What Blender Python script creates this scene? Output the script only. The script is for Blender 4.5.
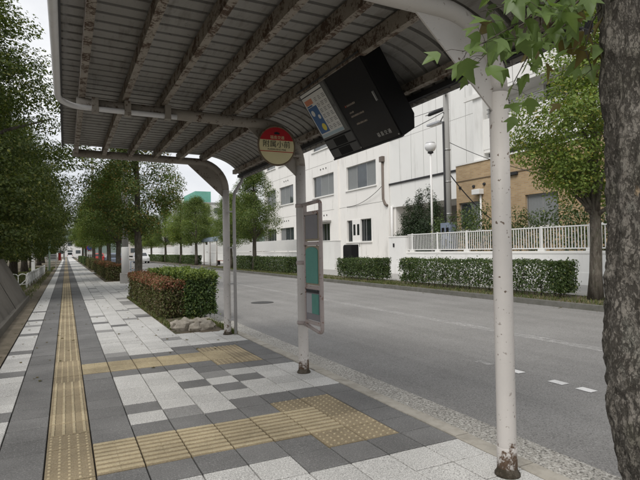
import bpy, bmesh, math, random
import numpy as np
from mathutils import Vector, Matrix, noise as mnoise

scene = bpy.context.scene
for o in list(bpy.data.objects):
    bpy.data.objects.remove(o)
R = math.radians
PI = math.pi

# ------------------------------------------------------------------ camera
CAM_H = 1.405
YAW, PITCH, ROLL, FPX = R(26.267), R(0.970), R(1.035), 515.0
fw = Vector((math.sin(YAW)*math.cos(PITCH), math.cos(YAW)*math.cos(PITCH), math.sin(PITCH)))
rt0 = Vector((math.cos(YAW), -math.sin(YAW), 0)); up0 = rt0.cross(fw)
rt = rt0*math.cos(ROLL) - up0*math.sin(ROLL)
up = rt0*math.sin(ROLL) + up0*math.cos(ROLL)
cd = bpy.data.cameras.new('camera'); cam = bpy.data.objects.new('camera', cd)
scene.collection.objects.link(cam)
m = Matrix((rt, up, -fw)).transposed().to_4x4(); m.translation = Vector((0, 0, CAM_H))
cam.matrix_world = m
cd.sensor_fit = 'HORIZONTAL'; cd.sensor_width = 36; cd.lens = FPX/640*36
cd.clip_start = 0.05; cd.clip_end = 8000
scene.camera = cam
scene.render.resolution_x, scene.render.resolution_y = 1024, 768

# ------------------------------------------------------------------ light
SUN_EL, SUN_AZ = R(50), R(-128)          # azimuth measured from +Y towards +X
w = bpy.data.worlds.new('World'); scene.world = w; w.use_nodes = True
nt = w.node_tree; nt.nodes.clear()
wo = nt.nodes.new('ShaderNodeOutputWorld'); bg = nt.nodes.new('ShaderNodeBackground')
sk = nt.nodes.new('ShaderNodeTexSky'); sk.sky_type = 'NISHITA'; sk.sun_disc = False
sk.sun_elevation = SUN_EL; sk.sun_rotation = SUN_AZ; sk.air_density = 1.2; sk.dust_density = 3.0
tc = nt.nodes.new('ShaderNodeTexCoord')
mp = nt.nodes.new('ShaderNodeMapping'); mp.inputs['Scale'].default_value = (1, 1, 2.4)
nz = nt.nodes.new('ShaderNodeTexNoise'); nz.inputs['Scale'].default_value = 2.3; nz.inputs['Detail'].default_value = 6
cr = nt.nodes.new('ShaderNodeValToRGB')
cr.color_ramp.elements[0].position = .3; cr.color_ramp.elements[0].color = (5.3, 5.6, 6.3, 1)
cr.color_ramp.elements[1].position = .72; cr.color_ramp.elements[1].color = (10.4, 10.35, 10.25, 1)
mx = nt.nodes.new('ShaderNodeMix'); mx.data_type = 'RGBA'; mx.inputs['Factor'].default_value = .93
nt.links.new(tc.outputs['Generated'], mp.inputs['Vector']); nt.links.new(mp.outputs['Vector'], nz.inputs['Vector'])
nt.links.new(nz.outputs['Fac'], cr.inputs['Fac'])
nt.links.new(sk.outputs['Color'], mx.inputs[6]); nt.links.new(cr.outputs['Color'], mx.inputs[7])
nt.links.new(mx.outputs[2], bg.inputs['Color']); bg.inputs['Strength'].default_value = 0.078
nt.links.new(bg.outputs['Background'], wo.inputs['Surface'])
sd = bpy.data.lights.new('sun', 'SUN'); sd.energy = 1.5; sd.angle = R(28); sd.color = (1.0, .965, .91)
sun = bpy.data.objects.new('sun', sd); scene.collection.objects.link(sun)
sdir = Vector((math.sin(SUN_AZ)*math.cos(SUN_EL), math.cos(SUN_AZ)*math.cos(SUN_EL), math.sin(SUN_EL)))
sun.rotation_euler = sdir.to_track_quat('Z', 'Y').to_euler(); sun.location = (0, 0, 30)
vs = scene.view_settings
vs.view_transform = 'Standard'; vs.look = 'None'; vs.gamma = 1; vs.use_curve_mapping = False
vs.exposure = 0.56

# ------------------------------------------------------------------ helpers
COL = scene.collection
def tag(o, label=None, cat=None, group=None, kind=None):
    if label: o['label'] = label
    if cat: o['category'] = cat
    if group: o['group'] = group
    if kind: o['kind'] = kind
    return o
def empty(name, loc=(0, 0, 0), rz=0, parent=None):
    o = bpy.data.objects.new(name, None); COL.objects.link(o)
    o.location = loc; o.rotation_euler = (0, 0, rz); o.parent = parent
    o.empty_display_size = .2
    return o
def link(name, me, parent=None, loc=(0, 0, 0), rot=(0, 0, 0)):
    o = bpy.data.objects.new(name, me); COL.objects.link(o); o.parent = parent
    o.location = loc; o.rotation_euler = rot
    return o
def copy_tree(o, parent=None):
    c = o.copy(); COL.objects.link(c); c.parent = parent
    for ch in o.children: copy_tree(ch, c)
    return c

class MB:
    def __init__(s): s.v = []; s.f = []; s.sm = []
    def add(s, vs_, fs, smooth=False):
        n = len(s.v); s.v += [tuple(p) for p in vs_]
        for f in fs: s.f.append(tuple(i+n for i in f)); s.sm.append(smooth)
        return s
    def box(s, a, b):
        x0, y0, z0 = a; x1, y1, z1 = b
        return s.add([(x0,y0,z0),(x1,y0,z0),(x1,y1,z0),(x0,y1,z0),(x0,y0,z1),(x1,y0,z1),(x1,y1,z1),(x0,y1,z1)],
              [(0,3,2,1),(4,5,6,7),(0,1,5,4),(1,2,6,5),(2,3,7,6),(3,0,4,7)])
    def cbox(s, a, b, c=.004):
        """box with chamfered top edges"""
        x0, y0, z0 = a; x1, y1, z1 = b
        return s.add([(x0,y0,z0),(x1,y0,z0),(x1,y1,z0),(x0,y1,z0),(x0,y0,z1-c),(x1,y0,z1-c),(x1,y1,z1-c),(x0,y1,z1-c),
               (x0+c,y0+c,z1),(x1-c,y0+c,z1),(x1-c,y1-c,z1),(x0+c,y1-c,z1)],
              [(0,3,2,1),(0,1,5,4),(1,2,6,5),(2,3,7,6),(3,0,4,7),(4,5,9,8),(5,6,10,9),(6,7,11,10),(7,4,8,11),(8,9,10,11)])
    def prism(s, poly, axis, a, b):
        """poly: 2D points (counter-clockwise seen from +axis) extruded along axis from a to b"""
        n = len(poly)
        def P(p, t):
            if axis == 'x': return (t, p[0], p[1])
            if axis == 'y': return (p[0], t, p[1])
            return (p[0], p[1], t)
        return s.add([P(p, a) for p in poly]+[P(p, b) for p in poly],
              [tuple(range(n-1, -1, -1)), tuple(range(n, 2*n))]+[(i, (i+1) % n, n+(i+1) % n, n+i) for i in range(n)])
    def tube(s, path, rad, n=10, caps=True, jit=0, rng=None):
        path = [Vector(p) for p in path]
        if not hasattr(rad, '__len__'): rad = [rad]*len(path)
        vs_ = []; fs = []
        prev = None
        for i, p in enumerate(path):
            d = (path[min(i+1, len(path)-1)]-path[max(i-1, 0)]).normalized()
            if prev is None:
                a = Vector((0, 0, 1)) if abs(d.z) < .9 else Vector((1, 0, 0))
                u = d.cross(a).normalized()
            else:
                u = (prev-d*prev.dot(d)).normalized()
            prev = u; v = d.cross(u)
            for k in range(n):
                t = 2*PI*k/n
                r = rad[i]*(1+(rng.uniform(-jit, jit) if jit else 0))
                vs_.append(p+u*math.cos(t)*r+v*math.sin(t)*r)
        for i in range(len(path)-1):
            for k in range(n):
                k2 = (k+1) % n
                fs.append((i*n+k, i*n+k2, (i+1)*n+k2, (i+1)*n+k))
        s.add(vs_, fs, True)
        if caps:
            b = len(s.v)-len(vs_)
            s.f.append(tuple(b+k for k in range(n-1, -1, -1))); s.sm.append(False)
            e = b+(len(path)-1)*n
            s.f.append(tuple(e+k for k in range(n))); s.sm.append(False)
        return s
    def lathe(s, prof, loc=(0, 0, 0), n=16):
        vs_ = []; fs = []
        for r, z in prof:
            for k in range(n):
                t = 2*PI*k/n; vs_.append((loc[0]+r*math.cos(t), loc[1]+r*math.sin(t), loc[2]+z))
        for i in range(len(prof)-1):
            for k in range(n): fs.append((i*n+k, i*n+(k+1) % n, (i+1)*n+(k+1) % n, (i+1)*n+k))
        s.add(vs_, fs, True)
        b = len(s.v)-len(vs_)
        s.f.append(tuple(b+k for k in range(n-1, -1, -1))); s.sm.append(False)
        s.f.append(tuple(b+(len(prof)-1)*n+k for k in range(n))); s.sm.append(False)
        return s
    def mesh(s, name, mat=None):
        me = bpy.data.meshes.new(name); me.from_pydata(s.v, [], s.f)
        me.polygons.foreach_set('use_smooth', s.sm)
        if mat: me.materials.append(mat)
        me.update(); return me
    def build(s, name, mat, parent=None, loc=(0, 0, 0), rot=(0, 0, 0), bevel=0):
        o = link(name, s.mesh(name, mat), parent, loc, rot)
        if bevel:
            b = o.modifiers.new('bevel', 'BEVEL'); b.width = bevel; b.segments = 2; b.limit_method = 'ANGLE'; b.angle_limit = R(40)
        return o

def np_mesh(name, V, F, mat, smooth=False):
    """V (n,3), F (m,4) quads"""
    me = bpy.data.meshes.new(name)
    me.vertices.add(len(V)); me.vertices.foreach_set('co', V.astype(np.float32).ravel())
    k = F.shape[1]
    me.loops.add(F.size); me.loops.foreach_set('vertex_index', F.astype(np.int32).ravel())
    me.polygons.add(len(F))
    me.polygons.foreach_set('loop_start', np.arange(0, F.size, k, dtype=np.int32))
    me.polygons.foreach_set('loop_total', np.full(len(F), k, dtype=np.int32))
    me.update(calc_edges=True); me.validate()
    if mat: me.materials.append(mat)
    return me

# ------------------------------------------------------------------ materials
MATS = {}
class NT:
    def __init__(s, name):
        s.m = bpy.data.materials.new(name); s.m.use_nodes = True; s.t = s.m.node_tree; s.t.nodes.clear()
        s.out = s.n('ShaderNodeOutputMaterial'); s.b = s.n('ShaderNodeBsdfPrincipled')
        s.l(s.b.outputs[0], s.out.inputs['Surface'])
    def n(s, t, **kw):
        x = s.t.nodes.new(t)
        for k, v in kw.items(): setattr(x, k, v)
        return x
    def l(s, a, b): s.t.links.new(a, b)
    def noise(s, scale, detail=4, vec=None, rough=.55, dist=0):
        x = s.n('ShaderNodeTexNoise'); x.inputs['Scale'].default_value = scale; x.inputs['Detail'].default_value = detail
        x.inputs['Roughness'].default_value = rough; x.inputs['Distortion'].default_value = dist
        if vec is not None: s.l(vec, x.inputs['Vector'])
        return x.outputs['Fac']
    def pos(s, sc=None):
        g = s.n('ShaderNodeNewGeometry').outputs['Position']
        if sc:
            mp_ = s.n('ShaderNodeMapping'); mp_.inputs['Scale'].default_value = sc; s.l(g, mp_.inputs['Vector']); return mp_.outputs[0]
        return g
    def obj(s, sc=None):
        g = s.n('ShaderNodeTexCoord').outputs['Object']
        if sc:
            mp_ = s.n('ShaderNodeMapping'); mp_.inputs['Scale'].default_value = sc; s.l(g, mp_.inputs['Vector']); return mp_.outputs[0]
        return g
    def ramp(s, fac, stops):
        r = s.n('ShaderNodeValToRGB'); e = r.color_ramp.elements
        while len(e) < len(stops): e.new(.5)
        for k, (p, c) in enumerate(stops):
            e[k].position = p; e[k].color = (c, c, c, 1) if not hasattr(c, '__len__') else (*c, 1)
        s.l(fac, r.inputs['Fac']); return r.outputs['Color']
    def mix(s, a, b, fac, mode='MIX'):
        x = s.n('ShaderNodeMix', data_type='RGBA', blend_type=mode)
        for sock, v in ((x.inputs[6], a), (x.inputs[7], b)):
            if hasattr(v, 'is_linked'): s.l(v, sock)
            else: sock.default_value = (*v, 1) if hasattr(v, '__len__') else (v, v, v, 1)
        if hasattr(fac, 'is_linked'): s.l(fac, x.inputs['Factor'])
        else: x.inputs['Factor'].default_value = fac
        return x.outputs[2]
    def math(s, op, a, b=0, clamp=False):
        x = s.n('ShaderNodeMath', operation=op, use_clamp=clamp)
        for k, v in enumerate((a, b)):
            if hasattr(v, 'is_linked'): s.l(v, x.inputs[k])
            else: x.inputs[k].default_value = v
        return x.outputs[0]
    def bump(s, h, strength=.3, dist=.01):
        b = s.n('ShaderNodeBump'); b.inputs['Strength'].default_value = strength; b.inputs['Distance'].default_value = dist
        s.l(h, b.inputs['Height']); s.l(b.outputs[0], s.b.inputs['Normal'])
    def done(s, col, rough=.7, metal=0, spec=.3):
        i = s.b.inputs
        if hasattr(col, 'is_linked'): s.l(col, i['Base Color'])
        else: i['Base Color'].default_value = (*col, 1)
        if hasattr(rough, 'is_linked'): s.l(rough, i['Roughness'])
        else: i['Roughness'].default_value = rough
        i['Metallic'].default_value = metal; i['Specular IOR Level'].default_value = spec
        return s.m

def mul(c, k): return tuple(min(1, x*k) for x in c)
def mat(name, col, rough=.65, var=.25, scale=3., bump=.15, bscale=60., metal=0, spec=.3, dirt=None):
    """plain material with cloudy variation, fine grain and optional dirt blotches"""
    if name in MATS: return MATS[name]
    s = NT(name); p = s.pos()
    c = s.mix(mul(col, 1-var), mul(col, 1+var*.6), s.noise(scale, 5, p))
    if dirt:
        dcol, amt = dirt
        c = s.mix(c, dcol, s.ramp(s.noise(scale*2.1, 8, p, .7), [(.62-amt*.3, 0), (.78, amt)]))
    if bump: s.bump(s.noise(bscale, 3, p), bump, .004)
    MATS[name] = s.done(c, rough, metal, spec); return MATS[name]

def speckle(name, base, dark, light, sc=260., amt=.5, bump=.25, big=.18):
    s = NT(name); p = s.pos()
    oi = s.n('ShaderNodeObjectInfo').outputs['Random']
    base_v = s.mix(mul(base, .86), mul(base, 1.12), oi)
    n1 = s.noise(sc, 2, p, .6); n2 = s.noise(sc*.55, 2, p, .6)
    c = s.mix(base_v, dark, s.ramp(n1, [(.50, 0), (.62, amt)]))
    c = s.mix(c, light, s.ramp(n2, [(.54, 0), (.66, amt)]))
    st = s.ramp(s.noise(1.3, 7, p, .65), [(.35, 1-big), (.65, 1.0)])
    c = s.mix(c, st, 1.0, 'MULTIPLY')
    spots = s.ramp(s.noise(14, 3, p, .7), [(.70, 1.0), (.76, .72)])
    c = s.mix(c, spots, 1.0, 'MULTIPLY')
    s.bump(n1, bump, .002)
    MATS[name] = s.done(c, .78, 0, .25); return MATS[name]

M_TW = speckle('tile_white', (.56, .55, .525), (.17, .165, .155), (.74, .73, .70), 130, .8)
M_TM = speckle('tile_midgrey', (.27, .265, .255), (.12, .12, .115), (.42, .41, .40), 130, .65)
M_TD = speckle('tile_dark', (.185, .182, .177), (.085, .083, .08), (.33, .325, .315), 150, .6, .3, .3)
M_TY = speckle('tile_tactile_yellow', (.335, .27, .17), (.18, .145, .10), (.42, .355, .25), 110, .6, .3, .42)
M_TYB = speckle('tile_tactile_ridge', (.475, .40, .26), (.30, .25, .165), (.57, .50, .35), 110, .5, .2, .35)
M_JOINT = mat('joint_dirt', (.055, .05, .042), .95)
M_AGG = speckle('gutter_aggregate', (.40, .38, .34), (.08, .075, .065), (.66, .64, .59), 62, .9, .8, .22)
M_KERB = mat('kerb_concrete', (.43, .40, .345), .9, .3, 2.5, .5, 90, dirt=((.10, .09, .065), .6))
M_CONC = mat('concrete', (.36, .35, .33), .85, .25, 1.5, .3, 70, dirt=((.12, .11, .09), .5))

def asphalt():
    s = NT('asphalt'); p = s.pos()
    n1 = s.noise(80, 3, p, .65); n2 = s.noise(.5, 4, p, .6); n3 = s.noise(9, 6, p, .7)
    ps = s.pos((2.2, .05, 1)); wheel = s.noise(1.0, 3, ps)
    c = s.mix((.24, .232, .22), (.295, .286, .272), s.ramp(n2, [(.35, 0), (.65, 1)]))
    c = s.mix(c, s.ramp(wheel, [(.35, .86), (.62, 1.0)]), 1, 'MULTIPLY')
    c = s.mix(c, (.075, .073, .07), s.ramp(n1, [(.5, 0), (.66, .7)]))
    c = s.mix(c, (.40, .39, .38), s.ramp(s.noise(62, 2, s.pos((1, 1, 1.01))), [(.60, 0), (.68, .8)]))
    c = s.mix(c, s.ramp(n3, [(.3, .9), (.7, 1.0)]), 1, 'MULTIPLY')
    s.bump(n1, .6, .004)
    return s.done(c, .85, 0, .25)
M_ASPH = asphalt()
def worn_paint(name, col, lo, hi, sc):
    s = NT(name); p = s.pos()
    a = s.ramp(s.noise(sc, 8, p, .75), [(lo, 0), (hi, 1)])
    a = s.math('MULTIPLY', a, s.ramp(s.noise(.7, 3, p), [(.3, .45), (.6, 1.0)]))
    m_ = s.done(col, .8)
    t = s.n('ShaderNodeBsdfTransparent'); x = s.n('ShaderNodeMixShader')
    s.l(a, x.inputs[0]); s.l(t.outputs[0], x.inputs[1]); s.l(s.b.outputs[0], x.inputs[2]); s.l(x.outputs[0], s.out.inputs['Surface'])
    return m_
M_PF, M_PN = worn_paint('road_paint_faded', (.50, .49, .47), .385, .69, 14), worn_paint('road_paint_white', (.72, .71, .69), .30, .42, 22)

def steel_paint(name, paint, rust=(.085, .055, .036), amt=.5, base_z=None, grime=.25):
    """old painted steel with rust patches; more rust at the foot where base_z is given"""
    s = NT(name); p = s.pos()
    n = s.noise(7, 8, p, .72); fine = s.noise(42, 6, p, .7)
    mask = s.math('ADD', s.math('MULTIPLY', n, .6), s.math('MULTIPLY', fine, .4))
    if base_z is not None:
        sep = s.n('ShaderNodeSeparateXYZ'); s.l(s.pos(), sep.inputs[0])
        foot = s.n('ShaderNodeMapRange'); s.l(sep.outputs['Z'], foot.inputs['Value'])
        foot.inputs['From Min'].default_value = 0; foot.inputs['From Max'].default_value = base_z
        foot.inputs['To Min'].default_value = .22; foot.inputs['To Max'].default_value = 0
        mask = s.math('ADD', mask, foot.outputs[0])
    m1 = s.ramp(mask, [(.66-amt*.22, 0), (.72-amt*.22, 1)])
    if base_z is not None: m1 = s.math('MAXIMUM', m1, s.math('MULTIPLY', s.ramp(s.noise(34, 2, p, .5), [(.66, 0), (.70, 1)]), s.ramp(s.noise(3.1, 3, p), [(.36, 0), (.52, .9)])))
    pv = s.mix(mul(paint, 1-grime), mul(paint, 1.08), s.noise(2.6, 6, p, .6))
    rv = s.mix(mul(rust, .6), mul(rust, 1.9), s.noise(60, 4, p))
    c = s.mix(pv, rv, m1)
    s.bump(s.math('SUBTRACT', s.noise(80, 3, p), s.math('MULTIPLY', m1, .6)), .35, .003)
    r = s.ramp(m1, [(0, .5), (1, .9)])
    MATS[name] = s.done(c, r, 0, .35); return MATS[name]
M_POST = steel_paint('post_paint', (.56, .53, .50), amt=.12, base_z=.34, grime=.2)
M_BEAM = steel_paint('beam_paint', (.33, .30, .26), (.07, .045, .03), .55, grime=.4)
M_PURL = steel_paint('purlin_paint', (.34, .30, .25), (.065, .042, .029), .78, grime=.45)
M_FRAME = steel_paint('board_frame_paint', (.42, .36, .34), (.15, .07, .04), .55, grime=.3)
M_PVC = mat('pvc_pipe', (.72, .72, .73), .45, .1, 4, .05, dirt=((.35, .34, .32), .35))
M_DPIPE = steel_paint('downpipe_grey', (.40, .39, .38), (.10, .07, .05), .25)
def sheet():
    s = NT('roof_sheet'); p = s.pos()
    c = s.mix((.235, .225, .21), (.375, .365, .345), s.noise(1.7, 6, p, .6))
    streak = s.noise(3.0, 6, s.pos((3.5, .6, 1)), .7)
    c = s.mix(c, (.13, .115, .095), s.ramp(streak, [(.52, 0), (.72, .75)]))
    c = s.mix(c, (.055, .05, .04), s.ramp(s.noise(11, 8, p, .75), [(.6, 0), (.72, .8)]))
    return s.done(c, .6, .15, .4)
M_SHEET = sheet()
M_BLACK = mat('black_box', (.008, .008, .0085), .6, .25, 5, .05, spec=.15)
M_DARKM = mat('dark_metal', (.03, .03, .032), .55, .3, 6, .1)
M_WHITE = mat('white_paint', (.74, .735, .72), .6, .06, 3, .05)
M_CREAM = mat('sign_cream', (.66, .60, .36), .45, .08, 8, 0)
M_RED = mat('sign_red', (.42, .022, .03), .45, .08, 8, 0)
M_INK = mat('sign_ink', (.02, .022, .03), .6, .05, 8, 0)
M_TEAL = mat('teal_panel', (.10, .27, .225), .55, .15, 12, .03)
M_GREYP = mat('grey_panel', (.215, .205, .215), .5, .12, 9, .03)
M_PGREY = mat('pale_grey_panel', (.36, .36, .375), .5, .12, 9, .03)
M_TAN = mat('tan_backing', (.30, .26, .19), .7, .2, 9, .05)

def wallpaint(name, col, streak=.5, sc=1.0):
    s = NT(name); p = s.pos()
    c = s.mix(mul(col, .93), mul(col, 1.04), s.noise(.8*sc, 5, p))
    st = s.noise(2.2*sc, 7, s.pos((1, 1, .13)), .7)
    c = s.mix(c, (.30, .285, .25), s.ramp(st, [(.56, 0), (.82, streak)]))
    s.bump(s.noise(40, 3, p), .12, .01)
    MATS[name] = s.done(c, .8, 0, .2); return MATS[name]
M_SCHOOL = wallpaint('school_white_wall', (.82, .80, .765), .7)
M_SCHOOL2 = wallpaint('panel_white_wall', (.79, .785, .76), .5, .7)
M_GWALL = wallpaint('garden_white_wall', (.80, .795, .775), .35)
M_TRIM = wallpaint('white_trim', (.80, .79, .76), .3)
def brickmat():
    s = NT('tan_brick'); p = s.pos()
    sep = s.n('ShaderNodeSeparateXYZ'); s.l(p, sep.inputs[0])
    cmb = s.n('ShaderNodeCombineXYZ'); s.l(s.math('ADD', sep.outputs['Y'], sep.outputs['X']), cmb.inputs['X']); s.l(sep.outputs['Z'], cmb.inputs['Y'])
    b = s.n('ShaderNodeTexBrick'); s.l(cmb.outputs[0], b.inputs['Vector'])
    b.inputs['Scale'].default_value = 1; b.inputs['Brick Width'].default_value = .29; b.inputs['Row Height'].default_value = .09
    b.inputs['Mortar Size'].default_value = .009; b.inputs['Bias'].default_value = 0
    b.inputs['Color1'].default_value = (.50, .36, .205, 1); b.inputs['Color2'].default_value = (.40, .275, .15, 1)
    b.inputs['Mortar'].default_value = (.42, .36, .28, 1)
    c = s.mix(b.outputs['Color'], s.ramp(s.noise(1.2, 5, p), [(.3, .85), (.7, 1.0)]), 1, 'MULTIPLY')
    s.bump(s.math('SUBTRACT', 1, b.outputs['Fac']), .5, .008)
    return s.done(c, .8, 0, .25)
M_BRICK = brickmat()
def glassmat(name, tint, rough=.06):
    s = NT(name)
    c = s.mix(mul(tint, .6), mul(tint, 1.3), s.noise(1.1, 2, s.pos()))
    m_ = s.done(c, rough, 0, .75); MATS[name] = m_; return m_
M_GLASS = glassmat('window_glass', (.055, .065, .07))
M_GLASSD = glassmat('window_glass_dark', (.02, .024, .026))
M_CURT = mat('curtain', (.22, .23, .23), .9, .2, 14, .2, 20)
M_ALU = mat('aluminium_frame', (.42, .42, .41), .4, .08, 3, 0, metal=.6)
def mat_recess(): return mat('recess_dark', (.05, .05, .048), .9)

def leafmat(name, dark, light, yellow=None, yamt=.1, trans=.35, rough=.55):
    s = NT(name); s.t.nodes.remove(s.b)
    rnd = s.n('ShaderNodeNewGeometry').outputs['Random Per Island']
    oi = s.n('ShaderNodeObjectInfo').outputs['Random']
    n = s.noise(.9, 4, s.pos())
    c = s.mix(dark, light, s.math('ADD', s.math('MULTIPLY', rnd, .65), s.math('MULTIPLY', n, .35)))
    if yellow: c = s.mix(c, yellow, s.ramp(s.math('FRACT', s.math('MULTIPLY', rnd, 7.31)), [(1-yamt-.03, 0), (1-yamt, .85)]))
    c = s.mix(c, s.ramp(oi, [(0, .86), (1, 1.0)]), 1, 'MULTIPLY')
    b = s.n('ShaderNodeBsdfPrincipled'); s.l(c, b.inputs['Base Color'])
    b.inputs['Roughness'].default_value = rough; b.inputs['Specular IOR Level'].default_value = .35
    t = s.n('ShaderNodeBsdfTranslucent'); s.l(s.mix(c, (1.25, 1.35, .6), 1, 'MULTIPLY'), t.inputs['Color'])
    x = s.n('ShaderNodeMixShader'); x.inputs[0].default_value = trans
    s.l(b.outputs[0], x.inputs[1]); s.l(t.outputs[0], x.inputs[2]); s.l(x.outputs[0], s.out.inputs['Surface'])
    MATS[name] = s.m; return s.m
L_MAPLE = leafmat('leaf_maple', (.05, .085, .02), (.19, .255, .065), (.24, .23, .06), .06)
L_MAPLE_Y = leafmat('leaf_maple_fresh', (.07, .12, .025), (.27, .35, .08), (.38, .33, .08), .10)
L_MAPLE_A = leafmat('leaf_maple_autumn', (.052, .082, .022), (.15, .20, .055), (.28, .19, .055), .13)
L_ZELK = leafmat('leaf_zelkova', (.03, .048, .015), (.15, .195, .052), (.25, .25, .075), .12)
L_HEDGE = leafmat('leaf_hedge', (.022, .045, .012), (.085, .135, .032), (.18, .21, .05), .05, .2)
L_HEDGEF = leafmat('leaf_hedge_far', (.03, .055, .018), (.10, .145, .045), (.20, .22, .07), .06, .25)
L_HTOP = leafmat('leaf_hedge_fresh_top', (.09, .135, .03), (.26, .32, .075), None, 0, .3)
L_RED = leafmat('leaf_red_tip', (.13, .055, .03), (.34, .145, .085), (.15, .15, .05), .18, .25)
L_BROWN = leafmat('leaf_brown_side', (.05, .048, .02), (.165, .125, .058), (.12, .15, .045), .4, .2)
L_PINE = leafmat('leaf_conifer', (.018, .036, .016), (.06, .095, .04), None, 0, .2)
L_GRASS = leafmat('grass_blade', (.055, .078, .024), (.15, .175, .06), (.27, .22, .12), .22, .3)
L_BIG = leafmat('leaf_near', (.095, .155, .045), (.235, .32, .125), (.44, .50, .34), .16, .45, .38)
L_BIGD = leafmat('leaf_near_dry', (.09, .085, .03), (.20, .15, .06), None, 0, .4)
def bark(name, a, b, sc=1.0, bumpd=.02):
    s = NT(name); p = s.obj((9*sc, 9*sc, 2.2*sc))
    n = s.noise(1.6, 9, p, .72, .6); n2 = s.noise(6, 6, s.obj((3*sc, 3*sc, 2*sc)), .65)
    c = s.mix(a, b, s.ramp(n, [(.34, 0), (.66, 1)]))
    c = s.mix(c, (.20, .21, .165), s.ramp(n2, [(.56, 0), (.68, .55)]))      # lichen
    c = s.mix(c, (.055, .06, .03), s.ramp(s.noise(2.3, 7, s.obj((sc, sc, sc)), .7), [(.52, 0), (.68, .6)]))
    s.bump(n, 1.0, bumpd)
    MATS[name] = s.done(c, .95, 0, .15); return MATS[name]
B_TRUNK = bark('bark_grey', (.045, .038, .03), (.165, .145, .12))
def bark_near():
    s = NT('bark_near'); p = s.obj()
    f1 = s.noise(1.0, 8, s.obj((13, 13, 5.5)), .72, .15); f2 = s.noise(1.0, 7, s.obj((34, 34, 22)), .7, .1)
    rid = s.math('ABSOLUTE', s.math('SUBTRACT', f1, .5)); rid2 = s.math('ABSOLUTE', s.math('SUBTRACT', f2, .5))
    crack = s.math('MULTIPLY', s.ramp(rid, [(0.0, .38), (.035, 1)]), s.ramp(rid2, [(0.0, .72), (.03, 1)]))
    n1 = s.noise(14, 8, p, .72); n2 = s.noise(3.5, 7, p, .7); n3 = s.noise(60, 5, p, .7)
    c = s.mix((.125, .112, .094), (.275, .252, .22), s.ramp(n1, [(.32, 0), (.68, 1)]))
    c = s.mix(c, (.285, .285, .245), s.ramp(s.noise(7, 8, s.obj((1, 1, .6)), .75), [(.54, 0), (.66, .6)]))
    c = s.mix(c, (.085, .083, .055), s.ramp(n2, [(.52, 0), (.66, .6)]))
    c = s.mix((.045, .038, .03), c, crack)
    # pale torn scar left by a lost branch
    d = s.n('ShaderNodeVectorMath', operation='SUBTRACT'); s.l(p, d.inputs[0]); d.inputs[1].default_value = SCAR
    e = s.n('ShaderNodeVectorMath', operation='MULTIPLY'); s.l(d.outputs[0], e.inputs[0]); e.inputs[1].default_value = (26, 26, 9)
    L = s.n('ShaderNodeVectorMath', operation='LENGTH'); s.l(e.outputs[0], L.inputs[0])
    ln = s.math('ADD', L.outputs['Value'], s.math('MULTIPLY', n1, 1.1))
    c = s.mix((.40, .29, .17), c, s.ramp(ln, [(.8, .25), (1.5, 1)]))
    h = s.math('ADD', s.math('ADD', s.math('MULTIPLY', crack, 1.0), s.math('MULTIPLY', n1, 1.1)), s.math('MULTIPLY', n3, .25))
    s.bump(h, 1.0, .016)
    return s.done(c, .95, 0, .15)
SCAR = (-.205, -.035, 1.66)
B_NEAR = bark_near()
def soil():
    s = NT('soil'); p = s.pos()
    c = s.mix((.09, .07, .05), (.19, .16, .12), s.noise(5, 7, p, .7))
    c = s.mix(c, (.055, .075, .025), s.ramp(s.noise(1.6, 6, p, .7), [(.5, 0), (.64, .85)]))
    s.bump(s.noise(30, 6, p, .7), .9, .03)
    MATS['soil'] = s.done(c, .95); return MATS['soil']
M_SOIL = soil()
M_EARTH = mat('earth_ground', (.15, .14, .11), .95, .35, .3, .3, 20)
M_VERGE = mat('verge_concrete', (.215, .18, .135), .95, .4, 1.6, .7, 45, dirt=((.065, .058, .035), .95))
M_FARPAVE = mat('far_pavement', (.35, .34, .32), .85, .2, .8, .2, 40)

# ------------------------------------------------------------------ setting: ground, road, kerbs
def sheet_obj(name, x0, x1, y0, y1, z, m_, parent=None):
    o = MB().add([(x0, y0, z), (x1, y0, z), (x1, y1, z), (x0, y1, z)], [(0, 1, 2, 3)]).build(name, m_, parent)
    if parent is None: tag(o, kind='structure')
    return o
sheet_obj('ground', -3000, 3000, -3000, 4000, -.17, M_EARTH)
RZ = -.13
road = sheet_obj('road', 3.2, 10.82, -40, 420, RZ, M_ASPH)
# near gutter apron, kerb
tag(MB().add([(2.70, -40, -.105), (3.23, -40, -.123), (3.23, 420, -.123), (2.70, 420, -.105)], [(0, 1, 2, 3)]).add(
    [(3.23, -40, -.123), (3.23, -40, -.16), (3.23, 420, -.16), (3.23, 420, -.123)], [(0, 1, 2, 3)]).build('gutter_apron', M_AGG), kind='structure')
kerb = tag(MB().box((2.575, -40, -.2), (2.70, 420, -.012)).build('kerb', M_JOINT), kind='structure')
rng = random.Random(4)
kst = MB().prism([(0, -.2), (.145, -.2), (.140, -.02), (.125, 0), (.006, 0), (0, -.006)], 'y', .003, .597).mesh('kerb_stone', M_KERB)
kstl = MB().prism([(0, -.2), (.145, -.2), (.140, -.02), (.125, 0), (.006, 0), (0, -.006)], 'y', .004, 5.996).mesh('kerb_stone', M_KERB)
y = 1.2
while y < 13.0:
    link('kerb_stone', kst, kerb, (2.566+rng.uniform(-.003, .003), y, .004+rng.uniform(-.003, .004))); y += .6
while y < 150:
    link('kerb_stone', kstl, kerb, (2.566, y, .004)); y += 6
link('kerb_stone', kstl, kerb, (2.566, -4.8, .004))
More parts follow.
